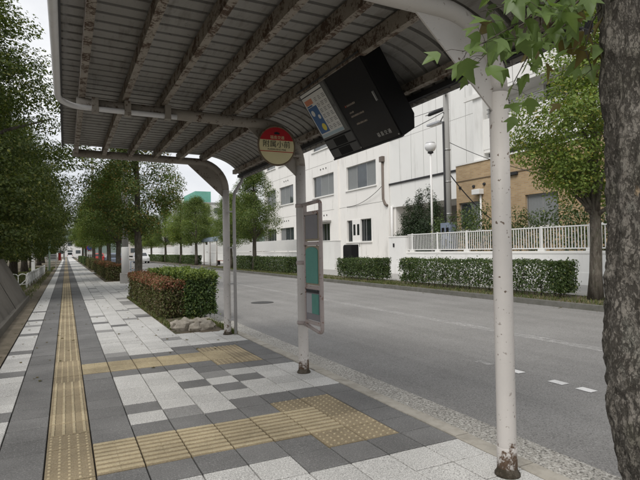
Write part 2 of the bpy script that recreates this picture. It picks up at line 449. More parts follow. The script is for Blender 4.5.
# far kerb, planting strip, pavement
fk = tag(MB().box((10.80, -40, -.2), (10.94, 420, .0)).build('far_kerb', mat('far_kerb_concrete', (.17, .165, .15), .9, .3, 2, .3, dirt=((.05, .055, .03), .7))), kind='structure', )
sheet_obj('planting_strip', 10.94, 12.55, -40, 420, -.012, M_SOIL)
sheet_obj('far_sidewalk', 12.55, 15.85, -40, 420, .004, M_FARPAVE)
# lane markings
for nm, m_, x0, x1, segs in (('lane_line', M_PF, 6.80, 7.06, [(-20, 90)]),
                             ):
    for (a, b) in segs: sheet_obj(nm, x0, x1, a, b, RZ+.004, m_, road)
# short dashes of a worn marking in the near lane
for (a, b, m_) in ((4.50, 4.68, M_PN), (3.90, 4.09, M_PN), (3.56, 3.74, M_PN), (2.9, 3.1, M_PF), (5.0, 5.25, M_PF)):
    MB().add([(4.83, a, RZ+.005), (4.95, a, RZ+.005), (4.95, b, RZ+.005), (4.83, b, RZ+.005)], [(0, 1, 2, 3)]).build('marking_dash', m_, road)
mh = MB().lathe([(.33, 0), (.33, .004), (.30, .006), (0.01, .006)], (5.1, 14.2, RZ+.002), 28).build('manhole_cover', mat('cast_iron', (.06, .058, .055), .6, .3, 20, .6, 60, metal=.4))
tag(mh, 'round iron manhole cover set in the road beyond the shelter', 'manhole cover')

# ------------------------------------------------------------------ near sidewalk and its tiles
sw = tag(MB().box((-.76, -12, -.2), (2.572, 230, -.022)).build('sidewalk', M_JOINT), kind='structure')
TX0, TY0, T = .16, 4.17, .30
def tile_kind(i, j):
    if i == -1:
        if -4 <= j <= 0 or 7 <= j <= 10: return 'dot'
        return 'bary'
    if i in (0, -2):
        if i == 0 and j in (-2, -1, 8, 9): return 'barx'
        return 'D'
    if i == -3: return 'D' if j in (3, 9, 14, 20, 27, 33) else ('M' if j in (-2, 24) else 'W')
    if i >= 1:
        if j in (-2, -1):
            return 'barx' if i <= 5 else ('dot' if i == 6 else 'D')
        if j in (0, -3): return 'dot' if i in (5, 6) else 'D'
        if j in (8, 9):
            return 'barx' if i <= 5 else ('doty' if i == 6 else 'D')
        if j in (7, 10): return 'doty' if i in (5, 6) else 'D'
        t = {(1, 2): 'D', (2, 1): 'M', (3, 4): 'D', (4, 1): 'D', (5, 1): 'D', (6, 1): 'D', (7, 1): 'D', (4, 3): 'D', (4, 5): 'M', (4, 6): 'D',
             (5, 4): 'D', (5, 6): 'D', (6, 6): 'D', (7, 6): 'D', (1, 11): 'M', (4, 11): 'D', (5, 11): 'D', (6, 11): 'D', (7, 11): 'D', (4, 14): 'M',
             (4, -4): 'D', (5, -4): 'D', (6, -4): 'D', (7, -4): 'D', (1, 19): 'M', (2, 21): 'D', (1, 23): 'D', (3, 24): 'M', (4, 25): 'D'}.get((i, j))
        if t: return t
        if j > 25: return 'M' if random.Random(i*131+j*17).random() < .07 else 'W'
        return 'W'
    return 'D'
G = .0048
def base_tile(): return MB().cbox((G, G, -.04), (T-G, T-G, 0), .003)
def bar_tile(along_y):
    b = base_tile()
    for k in range(4):
        c_ = .0375+.075*k
        for (a0, a1) in ((.012, .145), (.155, .288)):
            if along_y: b.cbox((c_-.0115, a0, -.004), (c_+.0115, a1, .0075), .004)
            else: b.cbox((.006 if a0 < .1 else .150, c_-.0175, -.004), (.150 if a0 < .1 else .294, c_+.0175, .0075), .004)
    return b
def dot_tile(elong=False):
    b = base_tile()
    for a in range(5):
        for c_ in range(5):
            x, y_ = .03+.06*a, .03+.06*c_
            ly = .026 if elong else .011
            vs_ = []
            for (r, z) in ((1, -.003), (.62, .007)):
                for k in range(8):
                    t = 2*PI*k/8; vs_.append((x+.0125*r*math.cos(t), y_+ly*r*math.sin(t), z))
            b.add(vs_, [(k, (k+1) % 8, 8+(k+1) % 8, 8+k) for k in range(8)]+[tuple(range(8, 16))], True)
    return b
TM = {'W': base_tile().mesh('paving_tile', M_TW), 'M': base_tile().mesh('paving_tile', M_TM), 'D': base_tile().mesh('paving_tile', M_TD),
      'bary': bar_tile(True).mesh('tactile_tile', M_TY), 'barx': bar_tile(False).mesh('tactile_tile', M_TY), 'dot': dot_tile().mesh('tactile_tile', M_TY),
      'doty': dot_tile(True).mesh('tactile_tile', M_TY)}
for k_ in ('bary', 'barx', 'dot', 'doty'):
    TM[k_].materials.append(M_TYB)
    TM[k_].polygons.foreach_set('material_index', [0 if p_.index < 10 else 1 for p_ in TM[k_].polygons]); TM[k_].update()
rng = random.Random(11)
bed = lambda i, j: i >= 5 and TY0+T*j > 8.75        # planting bed cut out of the paving
nt_ = 0
JMAX = 19
for j in range(-7, JMAX):
    for i in range(-3, 8):
        if bed(i, j): continue
        k = tile_kind(i, j)
        o = link('tactile_tile' if k in ('bary', 'barx', 'dot', 'doty') else 'paving_tile', TM[k], sw,
                 (TX0+T*i, TY0+T*j, rng.uniform(-.0022, .0015)), (rng.uniform(-.004, .004), rng.uniform(-.004, .004), 0)); nt_ += 1
fields = {}
for j in list(range(-40, -7))+list(range(JMAX, 170)):
    for i in range(-3, 8):
        yy = TY0+T*j
        if i >= 5 and (8.75 < yy < 17 or (26.5 < yy and not 39 < yy < 41)): continue
        k = tile_kind(i, j)
        fm = {'W': M_TW, 'M': M_TM, 'D': M_TD}.get(k, M_TY)
        b = fields.setdefault(fm.name, (MB(), fm))[0]
        x = TX0+T*i; dz = rng.uniform(-.002, .0015)
        b.cbox((x+G, yy+G, -.03), (x+T-G, yy+T-G, dz), .003)
        if k == 'bary' and j < 75:
            b2 = fields.setdefault(M_TYB.name, (MB(), M_TYB))[0]
            for q in range(4): b2.box((x+.0375+.075*q-.012, yy+.012, -.004), (x+.0375+.075*q+.012, yy+.288, .0075))
for nm, (b, fm) in fields.items():
    tag(b.build('paving_field', fm, sw), kind='stuff')
yy = TY0+T*170
for (a, b_, m_) in ((-.74, -.44, M_TW), (-.44, -.14, M_TD), (-.14, .16, M_TY), (.16, .46, M_TD), (.46, 1.66, M_TW)):
    sheet_obj('paving_run', a, b_, yy, 230, 0.0, m_, sw)
# planting beds beside the kerb
def bedobj(y0, y1, x0=1.665):
    b = MB(); n = max(3, int((y1-y0)/.25)); vs_ = []; r_ = random.Random(int(y0*10))
    for a in range(n+1):
        for q in range(6):
            x = x0+(2.56-x0)*q/5; e = min(q, 5-q, a, n-a)
            vs_.append((x, y0+(y1-y0)*a/n, -.012 if e == 0 else r_.uniform(-.005, .03)))
    b.add(vs_, [(a*6+q, a*6+q+1, (a+1)*6+q+1, (a+1)*6+q) for a in range(n) for q in range(5)], True)
    return tag(b.build('planting_bed', M_SOIL), kind='structure')
bedobj(8.78, 17.0); bedobj(26.5, 39.0, 1.66); bedobj(41, 150, 1.66)
# verge on the left: dirty concrete strip, then soil
sheet_obj('verge', -1.25, -.755, -12, 230, -.004, M_VERGE)
sheet_obj('garden_soil', -60, -1.24, -20, 230, -.02, M_SOIL)

# ------------------------------------------------------------------ bus shelter
sh = tag(empty('bus_shelter', (2.42, 5.4, 0)), 'old curved roof bus shelter with rusty beams and white tubular posts over the paving', 'bus shelter')
def sp(o):                         # parts are modelled in world coordinates
    o.location = Vector(o.location)-Vector((2.42, 5.4, 0)); o.parent = sh; return o
PX = 2.42
FR = [(2.36, 0.0), (5.38, .0), (8.46, .07)]
def frame_path(y, dz, x_end=.10):
    rc = .45; zc = 2.35+dz
    pts = [(PX, y, -.03), (PX, y, .2), (PX, y, 1.2), (PX, y, zc)]
    for k in range(1, 11):
        t = PI/2*k/10; pts.append((PX-rc+rc*math.cos(t), y, zc+rc*math.sin(t)))
    pts += [(1.2, y, zc+rc+.012), (x_end, y, zc+rc+.03)]
    return pts
for (y, dz) in FR:
    pth = frame_path(y, dz)
    sp(MB().tube(pth[:4], .058, 20).build('post', M_POST))
    sp(MB().tube(pth[3:], .057, 18).build('beam', M_POST if y < 3 else M_BEAM))
    # base sleeve, rust ring and weld
    sl = MB().lathe([(.0605, -.03), (.0605, .168), (.0590, .172)], (PX, y, 0), 20).build('base_sleeve', M_POST); sp(sl)
    sp(MB().lathe([(.078, 0.0), (.076, .012), (.063, .03), (.060, .05)], (PX, y, 0), 20).build('base_collar', steel_paint('rust_foot', (.075, .06, .042), (.028, .022, .014), .8)))
    zc = 2.35+dz
    web = [(PX-.45+.40*math.cos(t), zc+.40*math.sin(t)) for t in [PI/2*k/8 for k in range(9)]]
    web = [(2.37, zc-.12)]+web+[(1.78, zc+.41)]
    sp(MB().prism([(a, b) for a, b in web][::-1], 'y', y-.006, y+.006).build('gusset_plate', M_POST if y < 3 else M_BEAM))
# purlins along the shelter
Y0R, Y1R = 1.98, 8.58
for x in (.15, .53, .90, 1.275, 1.65, 2.03):
    # lipped channel: web + two flanges
    b = MB()
    z0, z1 = 2.868+.012*(2.1-x)/2, 2.985
    b.box((x-.028, Y0R+.05, z0), (x+.024, Y1R-.05, z0+.005)); b.box((x-.030, Y0R+.05, z0-.001), (x-.025, Y1R-.05, z1)); b.box((x+.020, Y0R+.05, z0+.001), (x+.026, Y1R-.05, z0+.03))
    b.box((x-.026, Y0R+.05, z1-.006), (x+.024, Y1R-.05, z1-.001))
    sp(b.build('purlin', M_PURL))
b = MB().prism([(2.565, 2.705), (2.625, 2.705), (2.625, 2.712), (2.573, 2.712), (2.573, 2.775), (2.565, 2.775)], 'y', Y0R+.05, Y1R-.05)
sp(b.build('purlin', M_PURL))
for y in np.arange(2.25, 8.4, .45):
    sp(MB().prism([(2.59, 2.712), (2.66, 2.712), (2.66, 2.765), (2.60, 2.80)], 'y', y, y+.012).build('sheet_clip', M_PURL))
# corrugated sheet: profile across, trapezoid ribs along
prof = [(-.02, 3.045), (.5, 3.03), (1.2, 3.02), (1.8, 3.01), (2.02, 3.005)]
nx, nz_, tx, tz = 2.02, 2.585, .70, .42
arc = [(nx+tx*math.sin(t), nz_+tz*math.cos(t)) for t in [R(84)*k/14 for k in range(1, 15)]]
prof += arc
pitch = .150; ys = []
y = Y0R
while y < Y1R:
    ys += [(y, 0), (y+.100, 0), (y+.103, .050), (y+.139, .050), (y+.142, 0)]; y += pitch
vs_ = []; n = len(ys)
for i, (x, z) in enumerate(prof):
    a = prof[max(i-1, 0)]; c = prof[min(i+1, len(prof)-1)]
    t = Vector((c[0]-a[0], c[1]-a[1])).normalized(); nn = Vector((-t.y, t.x))
    if nn.y < 0 and abs(nn.x) < .5: nn = -nn
    for (yy, h) in ys: vs_.append((x+nn.x*h, yy, z+nn.y*h))
fs = [(i*n+k, i*n+k+1, (i+1)*n+k+1, (i+1)*n+k) for i in range(len(prof)-1) for k in range(n-1)]
ro = sp(MB().add(vs_, fs, False).build('roof_sheet', M_SHEET))
sm = ro.modifiers.new('thick', 'SOLIDIFY'); sm.thickness = .004; sm.offset = 1
# edge trims and roadside gutter
sp(MB().box((-.045, Y0R, 2.99), (-.018, Y1R, 3.08)).build('edge_trim', M_DARKM))
sp(MB().prism([(2.665, 2.655), (2.80, 2.655), (2.80, 2.745), (2.792, 2.745), (2.792, 2.663), (2.673, 2.663), (2.673, 2.70), (2.665, 2.70)], 'y', Y0R, Y1R).build('roof_gutter', M_DARKM))
# white plastic drain pipe along the left edge, elbow, then along the middle beam
pp = [(-.055, .4, 2.80), (-.055, 3.0, 2.785), (-.055, 4.95, 2.775)]
for k in range(1, 8):
    t = PI/2*k/7; pp.append((-.055+.24*(1-math.cos(t)), 4.95+.345*math.sin(t), 2.772))
pp += [(.6, 5.297, 2.768), (1.02, 5.297, 2.765)]
dp = sp(MB().tube(pp, .026, 12).build('drain_pipe', M_PVC))
for x in (.26, .55, .93):
    c_ = MB().box((x-.03, 5.262, 2.728), (x+.03, 5.332, 2.874)).build('pipe_clamp', M_BEAM, bevel=.004); sp(c_)
# downpipe at the far post
dpth = [(2.71, 8.46, 2.66), (2.70, 8.45, 2.58), (2.64, 8.42, 2.50), (2.545, 8.36, 2.36), (2.525, 8.345, 2.22), (2.525, 8.345, 1.2), (2.525, 8.345, .02)]
sp(MB().tube(dpth, .027, 12).build('downpipe', M_DPIPE))
for z in (.25, .85, 1.45, 2.05):
    sp(MB().box((2.42, 8.335, z-.012), (2.53, 8.365, z+.012)).build('pipe_bracket', M_DPIPE))

# ------------------------------------------------------------------ text helper
def text_mesh(body, size, material, name='lettering', extrude=.0006):
    cu = bpy.data.curves.new('txt', 'FONT'); cu.body = body; cu.size = size; cu.extrude = extrude
    cu.align_x = 'CENTER'; cu.align_y = 'CENTER'; cu.resolution_u = 3
    t = bpy.data.objects.new('txt', cu); COL.objects.link(t)
    bpy.context.view_layer.update()
    me = bpy.data.meshes.new_from_object(t.evaluated_get(bpy.context.evaluated_depsgraph_get()))
    bpy.data.objects.remove(t); me.name = name; me.materials.clear(); me.materials.append(material)
    return me

# ------------------------------------------------------------------ round bus stop sign (faces -Y)
sg = tag(empty('bus_stop_sign', (2.09, 5.27, 2.545), parent=None), 'round red and cream bus stop sign fixed under the bend of the middle post', 'bus stop sign')
RS = .213
def disc_part(zlo, zhi, y, thick, material, name, r=RS-.009):
    pts = []; N = 48
    for k in range(N):
        t = 2*PI*k/N; pts.append((r*math.cos(t), r*math.sin(t)))
    # clip by z
    out = []
    for a, b_ in zip(pts, pts[1:]+pts[:1]):
        for lim, sgn in ((zlo, 1), (zhi, -1)): pass
        out.append(a)
    def clip(poly, lim, sgn):
        res = []
        for a, b_ in zip(poly, poly[1:]+poly[:1]):
            ia, ib = (a[1]-lim)*sgn >= 0, (b_[1]-lim)*sgn >= 0
            if ia: res.append(a)
            if ia != ib:
                f = (lim-a[1])/(b_[1]-a[1]); res.append((a[0]+(b_[0]-a[0])*f, lim))
        return res
    poly = clip(clip(pts, zlo, 1), zhi, -1)
    return MB().prism(poly, 'y', y-thick, y).build(name, material, sg)
rim = []
for k in range(49):
    t = 2*PI*k/48; rim.append((RS*math.cos(t), 0, RS*math.sin(t)))
MB().tube(rim, .011, 8, caps=False).build('rim', steel_paint('sign_rim', (.16, .12, .08), (.08, .05, .03), .6), sg)
disc_part(-1, 1, .014, .012, M_DARKM, 'back_plate', RS-.004)
disc_part(-1, .062, .001, .006, M_CREAM, 'cream_panel')
disc_part(.062, 1, .001, .006, M_RED, 'red_panel')
disc_part(-.068, -.060, -.0052, .002, M_RED, 'red_line')
XR = R(90)
link('lettering', text_mesh('附属小前', .082, M_INK), sg, (-.002, -.0064, .013), (XR, 0, 0))
link('lettering', text_mesh('福島交通', .042, M_CREAM), sg, (.006, -.0064, .089), (XR, 0, 0))
link('lettering', text_mesh('FUZOKUSHO-MAE', .026, M_INK), sg, (0, -.0064, -.042), (XR, 0, 0))
# small dark emblem at the top of the red field
MB().prism([(-.028, -.012), (.028, -.012), (.034, .004), (.012, .016), (-.012, .016), (-.034, .004)], 'y', -.0068, -.004).build('emblem', M_INK, sg, (.003, 0, .137))
for z in (-.09, .09):
    MB().box((.12, .013, z-.012), (.30, .05, z+.012)).build('bracket', M_BEAM, sg)

# ------------------------------------------------------------------ timetable board on the middle post (lies in the YZ plane, towards the viewer)
tb = tag(empty('timetable_board', (2.42, 5.30, 0)), 'narrow timetable frame with grey and teal panels mounted on the middle post', 'timetable board')
ring = [(0, .02, 1.905), (0, -.33, 1.915)]
for k in range(0, 7):
    t = PI/2*k/6; ring.append((0, -.37-.045*math.sin(t), 1.87+.045*math.cos(t)))
for k in range(0, 7):
    t = PI/2*k/6; ring.append((0, -.37-.045*math.cos(t), .56-.045*math.sin(t)))
ring += [(0, -.33, .515), (0, .02, .56)]
MB().tube(ring, .021, 12).build('outer_frame', M_FRAME, tb)
MB().box((-.014, -.045, .56), (.014, -.010, 1.90)).build('inner_rail', M_FRAME, tb)
for z in (1.80, 1.465, .985, .60):
    MB().box((-.018, -.405, z-.022), (.012, -.02, z+.018)).build('cross_rail', M_FRAME, tb, bevel=.004)
def panel(z0, z1, m_, name='panel', x=-.016, y0=-.365, y1=-.062):
    return MB().box((x, y0, z0), (x+.012, y1, z1)).build(name, m_, tb, bevel=.003)
panel(1.49, 1.78, M_TAN, 'backing', -.010, -.39, -.045); panel(1.515, 1.775, M_GREYP)
panel(1.008, 1.44, M_TAN, 'backing', -.010, -.39, -.045)
pts = [(-.36, 1.03), (-.062, 1.03), (-.062, 1.38)]+[(-.211+.149*math.cos(t), 1.38+.045*math.sin(t)) for t in [PI*k/10 for k in range(1, 10)]]+[(-.36, 1.38)]
MB().prism(pts, 'x', -.018, -.006).build('panel', M_TEAL, tb)
panel(.625, .965, M_GREYP, 'backing', -.010, -.39, -.045)
panel(.70, .915, M_PGREY, 'panel', -.017, -.20, -.062); panel(.70, .915, M_TEAL, 'panel', -.0172, -.365, -.2005)
panel(.925, .958, M_DARKM, 'header', -.017)
for (y, z) in ((-.06, 1.775), (-.36, 1.775), (-.06, 1.44), (-.36, 1.44), (-.06, .955), (-.36, .955)):
    MB().lathe([(.008, 0), (.006, .004)], (0, 0, 0), 8).build('screw', M_DARKM, tb, (-.019, y, z), (0, -PI/2, 0))
for z in (1.9, .57, 1.25):
    MB().lathe([(.066, -.02), (.066, .02)], (0, .08, z), 18).build('post_clamp', M_FRAME, tb)

# ------------------------------------------------------------------ tilted dark information display under the roof
db = tag(empty('information_display', (2.0, 3.35, 2.90)), 'black tilted information display with poster hanging under the roadside curve of the roof', 'display')
up_v = Vector((-.40, 0, .615)).normalized()        # up along the face
nv = Vector((-.84, 0, -.546)).normalized()         # face normal (towards the sidewalk, down)
LF, HF = 1.16, .735
# local axes: u = along -Y seen from the front left->right, v = up, w = out of the face; origin = lower left corner (far end)
Mx = Matrix((Vector((0, -1, 0)), up_v, nv)).transposed().to_4x4(); Mx.translation = Vector((2.40, 4.50, 2.285))
db.matrix_world = Mx
def dbx(a, b, m_, name, bev=0): return MB().box(a, b).build(name, m_, db, bevel=bev)
MB().prism([(-.20, .09), (-.16, HF), (0, HF), (0, 0), (-.135, 0)][::1], 'x', 0, LF).build('housing', M_BLACK, db, bevel=.006) if False else None
hv = MB()
sec = [(0, 0), (HF, 0), (HF-.03, -.20), (.10, -.20), (0, -.135)]     # (v, w)
n5 = len(sec)
hv.add([(0, a, b) for a, b in sec]+[(LF, a, b) for a, b in sec], [tuple(range(n5)), tuple(range(2*n5-1, n5-1, -1))]+[(i, n5+i, n5+(i+1) % n5, (i+1) % n5) for i in range(n5)])
hv.build('housing', M_BLACK, db, bevel=.005)
M_GLOSSB = mat('gloss_black', (.010, .010, .011), .25, .1, 4, 0, spec=.25)
dbx((.56, .012, .0005), (LF-.012, HF-.012, .006), M_GLOSSB, 'door_panel', .002)
# poster pane on the left, lower grey panels
dbx((.015, .215, .0005), (.535, HF-.02, .006), mat('display_bezel', (.09, .09, .088), .4, .2, 6, 0), 'bezel', .002)
PW = mat('poster_paper', (.62, .62, .60), .35, .06, 5, 0)
dbx((.035, .235, .004), (.455, HF-.045, .0085), PW, 'poster')
M_BLUE = mat('poster_blue', (.05, .12, .27), .4, .15, 9, 0); M_LB = mat('poster_pale_blue', (.33, .42, .47), .4, .1, 9, 0)
M_YEL = mat('poster_yellow', (.62, .53, .08), .4, .05, 9, 0); M_ORG = mat('poster_orange', (.55, .22, .13), .4, .1, 9, 0)
M_PTX = mat('poster_text', (.20, .20, .20), .5, .1, 9, 0)
dbx((.035, .655, .0087), (.455, .664, .0092), M_INK, 'poster_rule')
dbx((.048, .28, .0087), (.225, .55, .0092), M_BLUE, 'poster_block'); dbx((.035, .238, .0087), (.455, .268, .0092), M_LB, 'poster_block')
dbx((.055, .575, .0087), (.20, .625, .0092), M_ORG, 'poster_heading'); dbx((.055, .555, .0087), (.16, .569, .0092), M_BLUE, 'poster_heading')
MB().lathe([(.037, .0094), (.037, .0099)], (.165, .335, 0), 20).build('poster_roundel', M_YEL, db)
MB().lathe([(.03, .0094), (.03, .0098)], (.10, .49, 0), 18).build('poster_roundel', PW, db)
MB().lathe([(.022, .0094), (.022, .0098)], (.18, .44, 0), 18).build('poster_roundel', PW, db)
b = MB(); rr = random.Random(8)
for cx in (.245, .318, .391):
    for cy in range(6):
        for ln in range(3):
            y_ = .29+cy*.058+ln*.014
            b.box((cx, y_, .0087), (cx+rr.uniform(.035, .056), y_+.006, .0091))
tag(b.build('poster_print', M_PTX, db), kind='stuff')
dbx((.475, .24, .005), (.52, .46, .009), mat('side_strip', (.12, .125, .12), .4), 'side_strip'); dbx((.475, .48, .005), (.52, HF-.05, .009), MATS['side_strip'], 'side_strip')
for (a, b_) in ((.015, .10), (.112, .20)):
    dbx((.015, a, .0005), (.535, b_, .005), mat('speaker_grille', (.075, .075, .075), .5), 'lower_panel', .002)
    dbx((.18, a+.006, .0045), (.40, b_-.006, .0065), M_BLACK, 'grille')
M_LT = mat('display_lettering', (.30, .25, .20), .5, .1, 9, 0); M_LT2 = mat('display_lettering_pale', (.42, .41, .39), .5, .1, 9, 0)
b = MB(); rr = random.Random(5)
for (u0, v0, n_, hgt) in ((.66, .40, 8, .016), (.65, .335, 4, .014), (.645, .30, 12, .015), (.665, .225, 10, .015)):
    for k in range(n_):                                   # small printed characters, unreadable in the photograph
        u_ = u0+k*.0175
        b.box((u_, v0, .0062), (u_+.013, v0+.0028, .0066)); b.box((u_, v0+hgt*.45, .0062), (u_+.013, v0+hgt*.45+.0028, .0066))
        b.box((u_+rr.uniform(.001, .009), v0+.0028, .0062), (u_+.0125, v0+hgt, .0065))
tag(b.build('small_print', M_LT, db), kind='stuff')
dbx((.635, .40, .0062), (.65, .416, .0067), mat('print_red', (.35, .08, .05), .5), 'print_mark')
link('lettering', text_mesh('福 島 交 通', .042, M_LT2), db, (.96, .075, .0066))
for (u_, v_) in ((.03, .03), (.03, HF-.03), (.55, .03), (.55, HF-.03), (LF-.03, .03), (LF-.03, HF-.03)):
    MB().lathe([(.008, .0055), (.006, .010)], (u_, v_, 0), 8).build('screw', M_ALU, db)
dbx((.538, .0, .0), (.556, HF, .009), M_DARKM, 'divider'); dbx((0, -.004, -.01), (LF, .010, .010), M_DARKM, 'lower_lip'); dbx((0, HF-.012, -.01), (LF, HF+.003, .010), M_DARKM, 'upper_lip')
MB().box((1.09, .34, .006), (1.10, .42, .02)).build('latch', M_ALU, db)
for u_ in (.1, 1.05):                                     # hangers up to the purlin
    dbx((u_, HF-.02, -.09), (u_+.05, HF+.10, -.06), M_DARKM, 'hanger')

# ------------------------------------------------------------------ foliage builders
def leaf_quads(C, N, size, rs, aspect=.55, fold=.25):
    """C (n,3) centres, N (n,3) facing; returns folded rhombus leaves (two quads would be four; one kite of 4 verts here)"""
    n = len(C)
    N = N/np.linalg.norm(N, axis=1, keepdims=True).clip(1e-6)
    A = rs.normal(size=(n, 3)); U = np.cross(N, A); U /= np.linalg.norm(U, axis=1, keepdims=True).clip(1e-6)
    W = np.cross(N, U)
    s = size*rs.uniform(.65, 1.3, (n, 1))
    P0 = C-U*s*.5; P2 = C+U*s*.5-N*s*.12
    P1 = C+W*s*aspect*.5+N*s*fold*.3; P3 = C-W*s*aspect*.5+N*s*fold*.3
    V = np.stack([P0, P1, P2, P3], 1).reshape(-1, 3)
    F = np.arange(4*n).reshape(n, 4)
    return V, F
def crown_mesh(name, seed, clumps, per, leaf, mat_, spread=(.34, .34, .24), droop=0.):
    """clumps: list of (x,y,z,scale)"""
    rs = np.random.RandomState(seed)
    Cs, Ns = [], []
    cen = np.array([c[:3] for c in clumps]).mean(0)
    for (x, y, z, s) in clumps:
        n = max(4, int(per*s*s))
        d = rs.normal(size=(n, 3)); d /= np.linalg.norm(d, axis=1, keepdims=True)
        r = rs.uniform(.25, 1.0, (n, 1))**.6
        p = d*r*np.array(spread)*s*1.7
        if droop: p[:, 2] -= droop*(p[:, 0]**2+p[:, 1]**2)
        Cs.append(p+np.array([x, y, z]))
        out = np.array([x, y, z])-cen
        Ns.append(d*.6+rs.normal(size=(n, 3))*.55+np.array([0, 0, .75])+out/ (np.linalg.norm(out)+1e-6)*.35)
    V, F = leaf_quads(np.concatenate(Cs), np.concatenate(Ns), leaf, rs)
    return np_mesh(name, V, F, mat_)
def egg_clumps(seed, n, rx, z0, z1, wide=.42, hollow=.35, smin=.7, smax=1.25):
    r_ = random.Random(seed); out = []
    while len(out) < n:
        t = r_.random(); z = z0+(z1-z0)*t
        # radius profile: widest at 'wide'
        f = math.sin(PI*min(1, max(0, (t+.12)/(1.17)))**(.8 if wide < .5 else 1.2))
        R_ = rx*max(.12, f)
        a = r_.uniform(0, 2*PI); q = math.sqrt(r_.uniform(hollow**2, 1))
        R_ *= 1+.22*math.sin(3*a+seed)+.12*math.sin(5*a+2.1*seed+z)
        out.append((R_*q*math.cos(a), R_*q*math.sin(a), z, r_.uniform(smin, smax)))
    return out
def trunk_mesh(name, seed, h, r0, clumps, fork, nb=9, lean=.12, mat_=None, n=10):
    r_ = random.Random(seed); b = MB()
    px, py = 0, 0; path = []; rad = []
    K = 9
    for k in range(K+1):
        t = k/K
        path.append((px, py, h*t)); rad.append(r0*(1.25 if k == 0 else 1.0)*(1-.72*t)+.012)
        px += r_.uniform(-lean, lean)*.35; py += r_.uniform(-lean, lean)*.35
    b.tube(path, rad, n, jit=.07, rng=r_)
    for c in sorted(clumps, key=lambda c_: r_.random())[:nb]:
        t = min(.92, max(fork, c[2]/h-.22)); k = min(K-1, int(t*K)); s0 = Vector(path[k]); e = s0.lerp(Vector(c[:3]), .8)
        mid = s0.lerp(e, .5)+Vector((r_.uniform(-.15, .15), r_.uniform(-.15, .15), .12*(e-s0).length))
        rr_ = rad[k]*.5
        b.tube([s0, s0.lerp(mid, .5)+Vector((0, 0, .04)), mid, e], [rr_, rr_*.8, rr_*.55, rr_*.22], 6)
    return b.mesh(name, mat_)
def add_tree(name, loc, rz, sc, trunk_me, crown_me, label, cat='tree', group=None, lift=0):
    t = tag(empty(name, loc, rz), label, cat, group); t.scale = (sc, sc, sc)
    link('trunk', trunk_me, t); c_ = link('crown', crown_me, t)
    if lift: c_.location.z = lift
    return t

# street tree kinds (trident maples)
ST = []
for k, (seed, mt, rx) in enumerate(((3, L_MAPLE, 1.75), (7, L_MAPLE_Y, 1.8), (12, L_MAPLE_A, 1.7))):
    cl = egg_clumps(seed, 100, rx, 2.25, 7.0)
    ST.append((trunk_mesh('trunk', seed, 6.3, .15, cl, .40, 14, lean=.05, mat_=B_TRUNK), crown_mesh('crown', seed, cl, 330, .086, mt)))
# near row, beside the sidewalk
near_row = [(2.50, 20.9, 0, 1.0, 2, 'street tree with browning leaves rising behind the red topped hedge'),
            (2.35, 27.6, 1.9, .86, 0, 'dark green street tree just beyond the concrete utility pole'),
            (2.45, 35.5, 4.0, .9, 0, 'second street tree beyond the concrete utility pole'),
            (2.45, 45.0, 2.2, 1.0, 1, 'third street tree beyond the concrete utility pole'),
            (2.45, 55.0, 5.0, 1.0, 0, 'street tree just before the round parking sign'),
            (2.45, 66.0, .7, 1.05, 0, 'street tree just past the round parking sign'),
            (2.45, 78.0, 3.0, 1.0, 1, 'second street tree past the round parking sign'),
            (2.45, 92.0, 1.2, 1.05, 0, 'farthest street tree of the near row by the sidewalk')]
for (x, y, rz, sc, k, lb) in near_row:
    add_tree('street_tree', (x, y, -.02), rz, sc, *ST[k], lb, group='street trees along the sidewalk')
far_row = [(12.05, 8.65, .6, 1.0, 1, 'street tree across the road in front of the brick building'),
           (11.7, 34.0, 2.2, 1.0, 0, 'rounded street tree across the road left of the white school building'),
           (11.7, 51.8, 3.4, .98, 0, 'street tree just left of the far bus shelter across the road') ,
           (11.7, 39.6, 5.1, .85, 0, 'street tree between the rounded tree and the far bus shelter'),
           (11.7, 59.5, 1.0, 1.02, 1, 'fresh green street tree beyond the far bus shelter'),
           (11.7, 69.5, 4.4, 1.0, 0, 'second street tree beyond the far bus shelter'),
           (11.7, 82.0, 2.9, 1.0, 1, 'third street tree beyond the far bus shelter'),
           (11.7, 96.0, .2, 1.0, 0, 'farthest street tree across the road')]
for (x, y, rz, sc, k, lb) in far_row:
    add_tree('street_tree', (x, y, -.02), rz, sc, *ST[k], lb, group='street trees across the road', lift=.45 if y < 10 else 0)

for (x, y, rz, sc, k, lb) in ((19.2, 57.0, .5, 1.05, 0, 'tree behind the boarded fence just left of the school'), (19.5, 66.0, 2.5, 1.2, 0, 'second tree behind the boarded fence left of the school'),
        (19.0, 77.0, 4.5, 1.15, 1, 'third tree behind the boarded fence left of the school'), (19.5, 90.0, 1.5, 1.3, 0, 'farthest tree behind the boarded fence left of the school')):
    add_tree('garden_tree', (x, y, .3), rz, sc, *ST[k], lb, group='trees behind the boarded fence')
